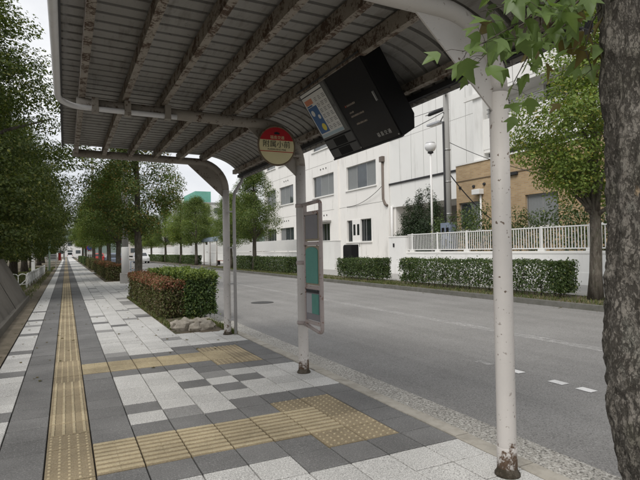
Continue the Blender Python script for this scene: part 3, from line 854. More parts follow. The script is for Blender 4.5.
# big dark trees on the left
BT = []
for k, seed in enumerate((21, 33)):
    cl = egg_clumps(seed, 210, 3.05, 1.35, 9.6, .4, .3, .8, 1.5)
    cm = crown_mesh('crown', seed, cl, 330, .098, L_ZELK, (.46, .46, .17), .10)
    BT.append((trunk_mesh('trunk', seed, 8.4, .24, cl, .28, 22, .2, B_TRUNK), cm))
left_row = [(-3.05, 18.6, 0.6, 1.08, 0, 'tall dark leafy tree on the left nearest the concrete wall'),
            (-3.0, 27.5, 2.3, .92, 1, 'second dark leafy tree along the left verge'),
            (-2.9, 36.0, 4.1, .95, 0, 'third dark leafy tree along the left verge'),
            (-2.9, 46.0, 1.1, .95, 1, 'fourth dark leafy tree along the left verge'),
            (-3.0, 58.0, 3.0, 1.0, 0, 'fifth dark leafy tree along the left verge'),
            (-3.0, 72.0, 5.2, 1.0, 1, 'sixth dark leafy tree along the left verge'),
            (-3.2, 90.0, .4, 1.1, 0, 'farthest dark leafy tree along the left verge'),
            (-8.0, 30.0, 1.4, 1.0, 1, 'dark leafy tree set back behind the left verge')]
for (x, y, rz, sc, k, lb) in left_row:
    add_tree('leafy_tree', (x, y, -.03), rz, sc, *BT[k], lb, group='dark trees along the left verge')

# ------------------------------------------------------------------ hedges
def hedge_mesh(name, lx, ly, lz, n, leaf, mat_, seed, z0=.0, shell=.5, holes=0.):
    rs = np.random.RandomState(seed)
    P = rs.uniform(0, 1, (n, 3))
    # push a share of the leaves to the faces
    k = rs.uniform(size=n) < shell
    ax = rs.randint(0, 3, n); sd_ = rs.uniform(size=n) < .5
    ax[(ax == 2) & ~sd_] = rs.randint(0, 2, ((ax == 2) & ~sd_).sum())
    nrm = np.zeros((n, 3))
    for a in range(3):
        q = k & (ax == a)
        top = q & (sd_ | (a == 2)); bot = q & ~(sd_ | (a == 2))
        P[top, a] = 1-np.abs(rs.normal(0, .03, top.sum())); P[bot, a] = np.abs(rs.normal(0, .03, bot.sum()))
        nrm[top, a] = 1; nrm[bot, a] = -1
    Q = P*np.array([lx, ly, lz-z0])+np.array([0, 0, z0])
    # uneven clipped outline
    Q[:, 0] += .03*np.sin(Q[:, 1]*5.1+seed)+.02*np.sin(Q[:, 1]*13+Q[:, 2]*9)
    Q[:, 1] += .025*np.sin(Q[:, 0]*7+seed)
    Q[:, 2] += (.025*np.sin(Q[:, 1]*3.3+seed)+.02*np.sin(Q[:, 0]*9+Q[:, 1]*7.7))*P[:, 2]
    Q += rs.normal(0, .02, (n, 3))*(1+2.2*(rs.uniform(size=(n, 1)) < .06))
    if holes:
        v = np.sin(Q[:, 1]*7.3+seed)*np.sin(Q[:, 2]*9.1+1.3*seed+Q[:, 1]*2.2)+.5*np.sin(Q[:, 1]*17+Q[:, 2]*12)
        low = np.clip(1-P[:, 2]*1.15, 0, 1)
        keep = v+rs.normal(0, .25, n) < 1.15-holes*(.35+low*1.1)
        Q = Q[keep]; nrm = nrm[keep]; n = len(Q)
    V, F = leaf_quads(Q, nrm*.8+rs.normal(size=(n, 3))*.6+np.array([0, 0, .35]), leaf, rs, .6)
    return np_mesh(name, V, F, mat_)
def stems(lx, ly, h, n, seed, mat_=None):
    r_ = random.Random(seed); b = MB()
    for k in range(n):
        x, y = r_.uniform(.25*lx, .75*lx), ly*(k+.5)/n+r_.uniform(-.06, .06)
        top = (x+r_.uniform(-.12, .12), y+r_.uniform(-.15, .15), h)
        b.tube([(x, y, -.03), (x+r_.uniform(-.02, .02), y, h*.4), top], [.017, .013, .007], 5)
        b.tube([(x, y, h*.3), (x+r_.uniform(-.15, .15), y+r_.uniform(-.2, .2), h*.85)], [.009, .005], 5)
    return b.mesh('stems', B_TRUNK)
def hedge(x0, x1, y0, y1, h, n, leaf, mat_, seed, label, group=None, holes=0., shell=.55, z0=.06, top=None, topn=0, base=0.):
    t = tag(empty('hedge', (x0, y0, base)), label, 'hedge', group)
    lx, ly = x1-x0, y1-y0
    link('foliage', hedge_mesh('foliage', lx, ly, h, n, leaf, mat_, seed, z0, shell, holes), t)
    if top:
        me = hedge_mesh('top_growth', lx, ly, .11, topn, leaf, top, seed, -.01, .6)
        link('top_growth', me, t, (0, 0, h-.09))
    tag(link('stems', stems(lx, ly, h*.75, max(2, int(ly/.4)), seed), t), kind='stuff')
    return t
hedge(1.74, 2.26, 10.95, 16.6, .74, 26000, .045, L_BROWN, 2, 'red topped hedge beside the sidewalk, nearest the shelter', top=L_RED, topn=15000)
hedge(2.24, 2.88, 10.8, 14.6, .93, 24000, .052, L_HEDGE, 5, 'dark green hedge with bright fresh top beside the far shelter post', top=L_HTOP, topn=8000)
hedge(2.3, 2.9, 14.9, 16.9, .86, 9000, .05, L_HEDGE, 6, 'small green hedge behind the red topped hedge at the road edge', top=L_HTOP, topn=3000)
hedge(1.80, 2.45, 26.9, 34.6, .80, 16000, .06, L_BROWN, 9, 'brown hedge beside the concrete utility pole', 'far brown hedges by the sidewalk', top=L_RED, topn=5000)
hedge(1.80, 2.45, 34.9, 39.5, .80, 9000, .065, L_BROWN, 19, 'brown hedge behind the one beside the utility pole', 'far brown hedges by the sidewalk', top=L_RED, topn=3000)
hedge(1.85, 2.5, 44, 58, .85, 12000, .08, L_BROWN, 29, 'long brown hedge before the round parking sign', 'far brown hedges by the sidewalk')
hedge(1.85, 2.5, 62, 95, .9, 14000, .1, L_HEDGEF, 39, 'farthest hedge along the near sidewalk', 'far brown hedges by the sidewalk')
# across the road
FH = 'hedges in the planting strip across the road'
hedge(11.55, 12.3, 9.3, 16.6, .95, 26000, .062, L_HEDGEF, 3, 'long clipped hedge across the road in front of the railed wall', FH, .45, .5, .12)
hedge(11.55, 12.3, 18.2, 21.6, .93, 14000, .062, L_HEDGEF, 8, 'short clipped hedge across the road in front of the school gate', FH, .36, .5, .12)
hedge(11.5, 12.3, 27.8, 33.6, .92, 13000, .075, L_HEDGEF, 13, 'clipped hedge across the road right of the rounded tree', FH, .3)
hedge(11.5, 12.3, 34.6, 38.6, .95, 9000, .075, L_HEDGEF, 14, 'clipped hedge across the road left of the rounded tree', FH, .3)
hedge(11.5, 12.3, 52.0, 58.5, .95, 8000, .09, L_HEDGEF, 15, 'clipped hedge just beyond the far bus shelter', FH, .2)
hedge(11.5, 12.3, 60.5, 68.5, .95, 8000, .09, L_HEDGEF, 16, 'second clipped hedge beyond the far bus shelter', FH, .2)
hedge(11.5, 12.3, 71.0, 92.0, .95, 10000, .11, L_HEDGEF, 17, 'farthest clipped hedge across the road', FH, .2)

# rocks at the end of the planting bed
M_ROCK = mat('rock', (.40, .36, .30), .9, .4, 6, .8, 30, dirt=((.08, .075, .05), .7))
def rock(x, y, r, seed, label):
    r_ = random.Random(seed); bm = bmesh.new(); bmesh.ops.create_icosphere(bm, subdivisions=2, radius=r)
    ax = Vector((r_.uniform(.9, 1.3), r_.uniform(.75, 1.1), r_.uniform(.7, 1.05)))
    ph = [r_.uniform(0, 6) for _ in range(6)]
    for v in bm.verts:
        d = v.co.normalized(); k = 1+.16*math.sin(5*d.x+ph[0])*math.sin(4*d.y+ph[1])+.14*math.sin(7*d.z+ph[2]+3*d.x)+r_.uniform(-.07, .07)
        v.co = Vector((d.x*ax.x, d.y*ax.y, d.z*ax.z))*r*k
    me = bpy.data.meshes.new('rock'); bm.to_mesh(me); bm.free(); me.materials.append(M_ROCK)
    return tag(link('rock', me, None, (x, y, r*.5), (0, 0, r_.uniform(0, 6))), label, 'rock', 'rocks piled at the end of the planting bed')
for k, (x, y, r) in enumerate(((1.82, 9.28, .13), (2.02, 9.12, .12), (2.22, 9.10, .12), (1.95, 9.48, .15), (2.15, 9.42, .14), (2.33, 9.32, .10), (1.79, 9.62, .11), (2.28, 9.66, .12))):
    rock(x, y, r, 50+k, ('pale rock at the left front of the pile by the hedge', 'pale rock in the middle front of the pile by the hedge', 'pale rock at the right front of the pile by the hedge',
        'large rock at the left middle of the pile by the hedge', 'large rock at the centre of the pile by the hedge', 'small rock at the right end of the pile by the hedge',
        'small rock at the back left of the pile by the hedge', 'rock at the back right of the pile by the hedge')[k])

# ------------------------------------------------------------------ grass and weeds (stuff)
def grass_obj(name, label, boxes, seed, hmin, hmax, mat_=L_GRASS):
    rs = np.random.RandomState(seed); Vs, n_ = [], 0
    for (x0, x1, y0, y1, n, z) in boxes:
        c = np.stack([rs.uniform(x0, x1, n), rs.uniform(y0, y1, n), np.full(n, z)], 1)
        h = rs.uniform(hmin, hmax, (n, 1)); a = rs.uniform(0, 2*PI, n); wd = np.stack([np.cos(a), np.sin(a), 0*a], 1)*rs.uniform(.006, .016, (n, 1))
        tip = c+np.concatenate([rs.normal(0, .4, (n, 2)), np.ones((n, 1))], 1)*h
        Vs.append(np.stack([c-wd, c+wd, tip+wd*.25, tip-wd*.25], 1).reshape(-1, 3))
    V = np.concatenate(Vs); F = np.arange(len(V)).reshape(-1, 4)
    return tag(link(name, np_mesh(name, V, F, mat_)), label, 'grass', kind='stuff')
grass_obj('verge_grass', 'short weedy grass along the planting strip across the road', [(10.96, 11.55, 5, 45, 8500, -.02), (11.5, 12.5, 5, 45, 5000, -.02), (10.96, 11.8, 16.7, 18.2, 1800, -.02), (10.98, 11.3, 22, 30, 1500, -.02)], 4, .02, .10)
grass_obj('bed_grass', 'small weeds in the planting bed and at the post feet', [(1.68, 2.5, 10.0, 17, 1500, 0), (2.5, 2.6, 8.7, 10.4, 500, 0), (2.46, 2.57, 8.4, 8.75, 160, 0), (1.66, 1.78, 9.5, 17, 1100, 0), (2.70, 2.78, 8.8, 20, 500, -.11)], 9, .02, .075)
grass_obj('left_grass', 'rough grass on the left verge under the dark trees', [(-3.2, -1.45, 18.5, 60, 12000, -.02), (-1.3, -1.0, 18.5, 60, 1500, -.01)], 10, .03, .14)
rs = np.random.RandomState(77); n = 260          # fallen dry leaves
c = np.concatenate([np.stack([rs.uniform(10.5, 11.5, n//2), rs.uniform(5, 20, n//2), np.full(n//2, .012)], 1), np.stack([rs.uniform(-1.2, 2.5, n//2), rs.uniform(6, 20, n//2), np.full(n//2, .008)], 1)])
c[:n//2, 2] = np.where(c[:n//2, 0] < 10.8, RZ+.012, .012)
V, F = leaf_quads(c, np.tile([0, 0, 1.], (n, 1))+rs.normal(0, .12, (n, 3)), .05, rs, .7)
tag(link('fallen_leaves', np_mesh('fallen_leaves', V, F, L_BIGD)), 'scattered dry fallen leaves along both kerbs', 'leaves', kind='stuff')

# ------------------------------------------------------------------ near tree on the right with large three-lobed leaves
NTX, NTY = 2.335, 1.365
nt2 = tag(empty('maple_tree', (NTX, NTY, -.02)), 'thick barked maple trunk close by at the right edge with drooping lobed leaves', 'tree')
r_ = random.Random(3); K, NN = 210, 130
V = []; Fq = []
def bn(a, z, f, s):
    return math.sin(a*f+s)*math.cos(z*f*.9+s*1.7)
def bark_h(a, z):
    x, y = math.cos(a), math.sin(a)
    n1 = mnoise.noise(Vector((x*3.6, y*3.6, z*3.2))); n2 = mnoise.noise(Vector((x*8, y*8, z*6+7))); n3 = mnoise.noise(Vector((x*17, y*17, z*15+3)))
    ridge = 1-min(1, abs(mnoise.noise(Vector((x*5.5+n2*.4, y*5.5, z*2.1+11))))*6)          # vertical fissures
    return .013*n1+.009*n2+.0055*n3-.012*ridge*ridge
for k in range(K+1):
    z = 4.4*k/K-.15
    base = .203+.02*math.exp(-max(0, z)*6)-.055*math.exp(-((z-.25)/.28)**2)+.016*math.sin(z*1.7+.6)+.028*min(1, max(0, (z-1.5)/.9))
    if z > 2.9: base *= 1-.12*(z-2.9)
    cx = .012*math.sin(z*1.3)+.02*math.exp(-((z-.25)/.3)**2); cy = .015*math.sin(z*1.1+1)
    for i in range(NN):
        a = 2*PI*i/NN
        rr_ = base*(1+.035*bn(a, z*2, 3, .4)+.03*bn(a, z*5, 5, 1.9)+.022*bn(a, z*9, 9, 4.2))+bark_h(a, z)
        V.append((cx+rr_*math.cos(a), cy+rr_*math.sin(a), z))
for k in range(K):
    for i in range(NN): Fq.append((k*NN+i, k*NN+(i+1) % NN, (k+1)*NN+(i+1) % NN, (k+1)*NN+i))
tr = MB().add(V, Fq, True).build('trunk', B_NEAR, nt2)
# limbs reaching up, and twigs that carry the visible leaves
cr_ = empty('crown', (0, 0, 0), 0, nt2)
tw = MB()
def W(x, y, z): return Vector((x-NTX, y-NTY, z+.02))
limbs = [[(2.33, 1.40, 2.6), (2.25, 1.75, 3.2), (2.0, 2.3, 4.2)], [(2.34, 1.36, 2.8), (2.7, 1.0, 3.7), (3.2, .6, 4.8)], [(2.33, 1.36, 2.9), (2.0, 1.0, 3.8), (1.6, .4, 4.9)]]
for L in limbs: tw.tube([W(*p) for p in L], [.07, .045, .02], 8)
# leaf shape: trident maple, three forward lobes
def leaf_mesh(seed, mat_):
    r2 = random.Random(seed); b = MB()
    out = [(0, 0), (.13, .02), (.25, .12), (.36, .28), (.50, .56), (.36, .50), (.24, .47), (.20, .62), (.11, .84), (0, 1.05)]
    pts = [(x*(1+r2.uniform(-.1, .1)), y) for x, y in out]
    full = pts+[(-x*(1+r2.uniform(-.08, .08)), y) for x, y in pts[-2:0:-1]]
    cen = (0, .36)
    curl = r2.uniform(.12, .3); fold = r2.uniform(.1, .3)
    zf = lambda x, y: abs(x)*fold-curl*(y-.3)**2+.03*math.sin(6*x+seed)
    vs_ = [(x, y, zf(x, y)) for x, y in full]+[(cen[0], cen[1], zf(*cen)-.03)]
    n_ = len(full); b.add(vs_, [(i, (i+1) % n_, n_) for i in range(n_)], True)
    return b.mesh('leaf', mat_)
LV = [leaf_mesh(k, L_BIG) for k in range(5)]; LD = [leaf_mesh(k+9, L_BIGD) for k in range(2)]
def ray(px, py):
    return (rt*((px-320)/FPX)+up*((240-py)/FPX)+fw)
def at_dep(px, py, d):
    p = Vector((0, 0, CAM_H))+ray(px, py)*d; return p
r3 = random.Random(42); nleaf = [0]
def twig(pts, n, spread, size, droop=.6, dry=0., deps=None):
    P = [at_dep(*p) for p in pts]
    tw.tube([W(*p) for p in P], [max(.0016, .0055*(1-k/len(P))) for k in range(len(P))], 5)
    for k in range(n):
        t = (k+r3.random())/n*(len(P)-1); a = min(len(P)-2, int(t)); p = P[a].lerp(P[a+1], t-a)
        off = Vector((r3.gauss(0, spread), r3.gauss(0, spread), r3.gauss(-.02, spread*.8)))
        tip = (p+off)
        tw.tube([W(*p), W(*(p.lerp(tip, .5)+Vector((0, 0, .012)))), W(*tip)], [.0015, .0012, .0011], 4)
        d = Vector((off.x*4+r3.uniform(-.5, .5), off.y*4+r3.uniform(-.5, .5), -droop+r3.uniform(-.5, .45))).normalized()   # leaf axis (hangs)
        nrm = Vector((r3.uniform(-.7, .3), r3.uniform(-.8, .2), r3.uniform(.2, 1.0)))
        x_ = d.cross(nrm).normalized(); z_ = x_.cross(d).normalized()
        s = size*r3.uniform(.6, 1.2)
        mtx = Matrix((x_*s, d*s, z_*s)).transposed().to_4x4(); mtx.translation = W(*tip)
        me = r3.choice(LD) if r3.random() < dry else r3.choice(LV)
        o = link('leaf', me, cr_); o.matrix_local = mtx; nleaf[0] += 1
# each twig: pixel direction + its own distance from the camera; they all spring from the trunk's side at about 1.6-2.6 m
twig([(598, -30, 2.2), (560, 0, 2.25), (520, 22, 2.3), (485, 42, 2.32), (462, 52, 2.32)], 30, .065, .112)
twig([(585, -25, 2.3), (545, 12, 2.4), (512, 30, 2.45), (490, 50, 2.5), (478, 62, 2.5)], 20, .07, .108)
twig([(590, -10, 2.4), (556, 22, 2.55), (530, 52, 2.6), (515, 80, 2.65), (506, 100, 2.65)], 18, .055, .09)
twig([(560, -30, 2.2), (530, -8, 2.3), (505, 6, 2.35), (480, 12, 2.4)], 16, .07, .108)
twig([(606, -20, 2.35), (580, 8, 2.5), (560, 30, 2.6), (548, 48, 2.65)], 24, .09, .10, dry=.15)
twig([(612, -10, 2.3), (592, 22, 2.4), (585, 48, 2.42), (592, 70, 2.4)], 20, .07, .09, dry=.7)
twig([(600, -40, 2.6), (570, -10, 2.8), (545, 5, 2.9), (525, 20, 3.0)], 26, .12, .105, dry=.08)
tw_o = tw.build('twigs', B_TRUNK, cr_)
# upper crown above the picture
cl = [(c[0], c[1], c[2], c[3]) for c in egg_clumps(61, 26, 2.0, 3.9, 7.0)]
link('upper_foliage', crown_mesh('upper_foliage', 61, cl, 110, .13, L_MAPLE), cr_)
# ------------------------------------------------------------------ school side: ground, walls, fences, gate
XW = 15.85
sheet_obj('school_ground', 16.05, 60, -40, 300, .40, M_FARPAVE)
MB().add([(15.85, 23.6, .006), (21.2, 23.6, .46), (21.2, 31.0, .46), (15.85, 31.0, .006)], [(0, 1, 2, 3)]).build('driveway', mat('driveway_concrete', (.36, .32, .25), .9, .2, 1, .2))['kind'] = 'structure'
def garden_wall(y0, y1, label, ztop=1.17, seam=.42):
    t = tag(empty('garden_wall', (XW, y0, 0)), label, 'wall')
    L = y1-y0
    MB().box((0, 0, -.05), (.20, L, seam)).build('footing', M_GWALL, t)
    MB().box((.02, 0, seam), (.18, L, ztop-.10)).build('panel', M_GWALL, t)
    MB().box((.0, 0, ztop-.10), (.20, L, ztop)).build('coping', M_TRIM, t, bevel=.012)
    return t
garden_wall(-6.0, 22.4, 'white garden wall under the picket railing across the road')
def railing(y0, y1, z0, z1, label, pitch=.125, post=2.0, singles=True):
    t = tag(empty('railing', (XW+.10, y0, z0)), label, 'railing')
    L, h = y1-y0, z1-z0
    for z in (.09, h-.05): MB().box((-.02, 0, z-.02), (.02, L, z+.025)).build('rail', M_WHITE, t, bevel=.004)
    pm = MB().box((-.011, -.015, .112), (.011, .015, h-.068)).mesh('picket', M_WHITE); k = .06
    pj = MB()
    while k < L:
        if singles: link('picket', pm, t, (0, k, 0))
        else: pj.box((-.011, k-.012, .112), (.011, k+.012, h-.068))
        k += pitch
    if not singles: tag(pj.build('pickets', M_WHITE, t), kind='stuff')
    po = MB().box((-.03, -.03, 0), (.03, .03, h+.01)).mesh('post', M_WHITE); fo = MB().box((-.075, -.13, -.001), (.075, .13, .075)).mesh('post_foot', M_TRIM)
    k = .1
    while k <= L:
        p = link('post', po, t, (0.001, k, 0)); link('post_foot', fo, p); k += post
    return t
railing(1.5, 22.0, 1.17, 2.09, 'white picket railing on the garden wall in front of the brick building')
def pillar(y0, y1, ztop, label):
    t = tag(empty('gate_pillar', (XW-.05, y0, 0)), label, 'gate pillar')
    MB().box((0, 0, -.05), (.5, y1-y0, .55)).build('base', M_GWALL, t); MB().box((.01, .01, .55), (.49, y1-y0-.01, ztop-.06)).build('shaft', M_GWALL, t)
    MB().box((-.015, -.015, ztop-.06), (.515, y1-y0+.015, ztop)).build('cap', M_TRIM, t, bevel=.01)
    return t
gp = pillar(22.0, 23.55, 2.0, 'broad white gate pillar with intercom at the right of the school gate')
MB().box((-.02, 1.0, 1.42), (.0, 1.14, 1.62)).build('intercom', M_DARKM, gp, bevel=.008)
pillar(29.9, 31.9, 1.95, 'broad white gate pillar at the left of the school gate')
# black rounded cover standing inside the gate
cv = tag(empty('black_cover', (16.9, 30.2, .09)), 'black cover with rounded top standing inside the school gate', 'cover')
pts = [(-.55, 0), (.55, 0), (.55, 1.35)]+[(.35+.2*math.cos(t), 1.35+.2*math.sin(t)) for t in [PI/2*k/5 for k in range(1, 6)]]+[(-.55, 1.55)]
MB().prism([(a, b) for a, b in pts], 'x', 0, .6).build('shell', mat('black_tarp', (.008, .008, .009), .6), cv, bevel=.03)
MB().box((-.012, -.5, .3), (0, .5, .34)).build('seam', M_DARKM, cv)
garden_wall(31.9, 125, 'long white garden wall across the road left of the school gate', 1.22)
def panel_fence(y0, y1, label):
    t = tag(empty('panel_fence', (XW+.10, y0, 1.22)), label, 'fence'); L = y1-y0
    for z in (.10, .5, .90): MB().box((-.02, 0, z-.02), (.02, L, z+.02)).build('rail', M_WHITE, t)
    b = MB(); k = 0
    while k < L: b.box((-.035, k, .06), (-.022, k+.10, .93)); k += .125
    tag(b.build('boards', M_WHITE, t), kind='stuff')
    po = MB().box((-.03, -.03, 0), (.03, .03, .95)).mesh('post', M_WHITE); k = 0
    while k < L: link('post', po, t, (.03, k, 0)); k += 3
panel_fence(32.2, 125, 'white boarded fence on the long wall left of the school gate')

# ------------------------------------------------------------------ school building (white, facade at X = 21.3)
XS = 21.3
sc_ = tag(empty('school_building', (XS, 24.5, .40)), 'large white school building with bands of windows across the road', 'building')
OY = 24.5
def sc(o): o.location = Vector(o.location)-Vector((XS, OY, .40)); o.parent = sc_; return o
def facade(y0, y1, z0, z1, holes, depth=.35, xs=XS, m_=M_SCHOOL, th=.35):
    """wall in the YZ plane with rectangular openings; returns one mesh with reveals"""
    b = MB()
    ys_ = sorted({y0, y1, *[h[0] for h in holes], *[h[1] for h in holes]}); zs_ = sorted({z0, z1, *[h[2] for h in holes], *[h[3] for h in holes]})
    for a, c_ in zip(ys_, ys_[1:]):
        for d, e in zip(zs_, zs_[1:]):
            my, mz = (a+c_)/2, (d+e)/2
            if any(h[0] < my < h[1] and h[2] < mz < h[3] for h in holes): continue
            b.add([(xs, a, d), (xs, c_, d), (xs, c_, e), (xs, a, e)], [(0, 3, 2, 1)])
    for (a, c_, d, e) in holes:
        b.add([(xs, a, d), (xs, c_, d), (xs, c_, e), (xs, a, e), (xs+th, a, d), (xs+th, c_, d), (xs+th, c_, e), (xs+th, a, e)],
              [(0, 4, 5, 1), (1, 5, 6, 2), (2, 6, 7, 3), (3, 7, 4, 0)])
    # ends, top, back
    D = 11
    b.add([(xs, y0, z0), (xs+D, y0, z0), (xs+D, y0, z1), (xs, y0, z1), (xs, y1, z0), (xs+D, y1, z0), (xs+D, y1, z1), (xs, y1, z1)], [(0, 1, 2, 3), (4, 7, 6, 5), (3, 2, 6, 7), (1, 5, 6, 2)])
    return b.build('wall', m_)
def window(y0, y1, z0, z1, par, xs=XS, n=3, curtain=0., rec=.16, sill=True, glass=None, fr=.05, lightf=M_ALU):
    """frame, sill and panes set back in an opening; par(o) parents the window"""
    f = MB(); x = xs+rec
    f.box((x, y0, z0), (x+.06, y0+fr, z1)); f.box((x, y1-fr, z0), (x+.06, y1, z1))
    f.box((x+.001, y0+fr, z0), (x+.06, y1-fr, z0+fr)); f.box((x+.001, y0+fr, z1-fr), (x+.06, y1-fr, z1))
    w_ = (y1-y0-2*fr)/n
    for k in range(1, n): f.box((x+.004, y0+fr+w_*k-.025, z0+fr), (x+.055, y0+fr+w_*k+.025, z1-fr))
    wo_ = par(f.build('window', lightf))
    off = Vector((xs, (y0+y1)/2, z0))
    for v in wo_.data.vertices: v.co -= off
    wo_.location = Vector(wo_.location)+off
    for k in range(n):
        a = y0+fr+w_*k
        MB().box((x+.028, a+.005, z0+fr-.01), (x+.036, a+w_-.005, z1-fr+.01)).build('pane', glass or M_GLASS, wo_, tuple(-off))
        if curtain and random.Random(int(y0*100)+k).random() < curtain:
            cb = MB(); q = a+.02; zz = []
            N_ = 14
            for i in range(N_+1):
                yy_ = a+.02+(w_-.04)*i/N_; xx = x+.016+.006*math.sin(i*2.2)
                zz.append((xx, yy_))
            # curtain hangs just behind the glass plane but is seen through it: put it in front as blind slats
            vs_ = [(p[0], p[1], z0+fr) for p in zz]+[(p[0], p[1], z1-fr) for p in zz]
            cb.add(vs_, [(i+1, i, N_+1+i, N_+2+i) for i in range(N_)], True).build('curtain', M_CURT, wo_, tuple(-off))
    if sill: MB().box((xs-.10, y0-.12, z0-.10), (xs+rec, y1+.12, z0-.003)).build('sill', M_TRIM, wo_, tuple(-off))
    return wo_
def PZ(px, py, X):                   # point on the plane x = X seen at a photo pixel
    d = ray(px, py); t = X/d.x; return Vector((0, 0, CAM_H))+d*t
# window rectangles read from the photograph
def rect(pxl, pxr, pyt, pyb, X):
    a, b_ = PZ(pxl, pyt, X), PZ(pxr, pyb, X); c_ = PZ(pxr, pyt, X)
    return [min(a.y, b_.y), max(a.y, b_.y)]
ya, yb = rect(346, 376, 160, 183, XS); y1a, y1b = rect(312.5, 335, 170, 192, XS); yc0, yc1 = rect(285, 293.5, 190, 206, XS)
z_s2, z_t2 = 6.25, 8.2               # second floor sill / head
z_s1, z_t1 = 1.93, 3.72              # ground floor
z_s3, z_t3 = 10.6, 12.5
y_end = PZ(391, 235, XS).y; y_far = PZ(277, 235, XS).y
cols = [(ya, yb), (y1a, y1b), (yc0, yc0+3.9)]
cols.append((yc0+5.0, yc0+8.0))
holes = []
for (a, b_) in cols:
    holes += [(a, b_, z_s2, z_t2), (a, b_, z_s3, z_t3)]
d0, d1 = PZ(371.5, 235, XS).y, PZ(347, 235, XS).y           # ground floor strip with the door
e0, e1 = PZ(330, 235, XS).y, PZ(321, 235, XS).y
holes += [(d0, d1, z_s1, z_t1), (e0, e1, 1.55, 3.72), (cols[2][0], cols[2][1], z_s1, z_t1), (cols[3][0], cols[3][1], z_s1, z_t1)]
sc(facade(y_end, y_far+4, .35, 14.5, holes))
for (a, b_) in cols:
    window(a, b_, z_s2, z_t2, sc, curtain=.45); window(a, b_, z_s3, z_t3, sc, curtain=.5)
window(cols[2][0], cols[2][1], z_s1, z_t1, sc, curtain=.3); window(cols[3][0], cols[3][1], z_s1, z_t1, sc)
window(d0, d1, z_s1, z_t1, sc, n=4, glass=M_GLASSD)
window(e0, e1, 1.55, 3.72, sc, n=2, glass=M_GLASSD, sill=False)
# white door panel in the strip
dm, dw = d0+.42*(d1-d0), .33*(d1-d0)
dr = sc(MB().box((XS-.03, dm, .46), (XS+.15, dm+dw, z_t1+.02)).build('door', M_TRIM, bevel=.01))
for k in (0, 1):
    MB().box((XS-.036, dm+.14+k*(dw*.48), 2.45), (XS-.028, dm+.14+k*(dw*.48)+dw*.28, 3.35)).build('pane', M_GLASSD, dr)
MB().box((XS-.05, dm+.1, 1.5), (XS-.028, dm+.14, 1.75)).build('handle', M_DARKM, dr)
# canopy over the left opening
sc(MB().box((XS-.5, e0-.3, 3.80), (XS, e1+.3, 3.95)).build('canopy', M_CONC, bevel=.01))
# piers between the window bays, floor line joint, vent holes
for yv in (PZ(337.5, 200, XS).y, PZ(300, 200, XS).y, y_end+.35):
    sc(MB().box((XS-.16, yv-.36, .36), (XS+.01, yv+.36, 14.4)).build('pier', M_SCHOOL, bevel=.01))
for z in (4.85, 9.15):
    sc(MB().box((XS-.006, y_end+.02, z), (XS+.02, y_far+3.9, z+.028)).build('floor_joint', mat('joint_grey', (.30, .29, .27), .9)))
for (c0, c1) in cols[1:]:
    for z in (4.45, 8.75):
        for k in range(3):
            sc(MB().lathe([(.075, 0), (.075, .03), (.055, .03)], (0, 0, 0), 10).build('vent', M_DARKM, None, (XS, (c0+c1)/2-.6+k*.55, z), (0, -PI/2, 0)))
sc(MB().box((XS-.2, y_end-.1, 14.45), (XS+11.1, y_far+4.1, 14.75)).build('roof', M_CONC))
# rain pipe at the corner of the blind block
ph = PZ(381.5, 165, XS-.3).y
rp = sc(MB().box((XS-.38, ph-.22, 7.75), (XS-.02, ph+.22, 8.15)).build('rain_hopper', mat('brown_pipe', (.16, .13, .11), .6)))
sc(MB().tube([(XS-.22, ph, 7.8), (XS-.22, ph, 5.0), (XS-.22, ph-.25, 4.6), (XS-.22, ph-.55, 4.45)], .10, 10).build('rain_pipe', MATS['brown_pipe']))
sc(MB().tube([(XS-.12, ph-.95, 4.4), (XS-.12, ph-.95, .4)], .09, 10).build('rain_pipe', M_WHITE))
# blind upper block to the right (panel joints, dark drip line, overhang over a passage)
y_b0 = PZ(500, 165, XS).y
bl = tag(empty('blind_wall_block', (XS, y_b0, .4)), 'windowless white panel block overhanging a dark passage beside the school', 'building')
def bb(o): o.location = Vector(o.location)-Vector((XS, y_b0, .4)); o.parent = bl; return o
YB1 = y_end-.02
bb(MB().box((XS-.05, y_b0-3, 6.05), (XS+10, YB1, 15)).build('upper_wall', M_SCHOOL2))
bb(MB().box((XS-.12, y_b0-3, 5.93), (XS+9.9, YB1-.01, 6.05)).build('drip_line', M_DARKM))
bb(MB().box((XS-.04, y_b0-3, 4.3), (XS+9.8, YB1-.02, 5.93)).build('lower_band', M_SCHOOL2))
bb(MB().box((XS+3.5, y_b0-3, .40), (XS+3.7, YB1-.03, 4.3)).build('passage_wall', mat('passage_grey', (.25, .24, .22), .9)))
bb(MB().box((XS+.05, YB1-.6, .40), (XS+3.5, YB1-.05, 4.3)).build('side_wall', M_SCHOOL))
for k in range(1, 9):
    yy_ = YB1-k*1.35
    if yy_ > y_b0-3: bb(MB().box((XS-.054, yy_, 6.06), (XS-.04, yy_+.022, 14.9)).build('panel_joint', mat('joint_grey', (.30, .29, .27), .9)))
for z in (9.1, 12.1): bb(MB().box((XS-.053, y_b0-2.9, z), (XS-.04, YB1-.1, z+.02)).build('panel_joint', MATS['joint_grey']))

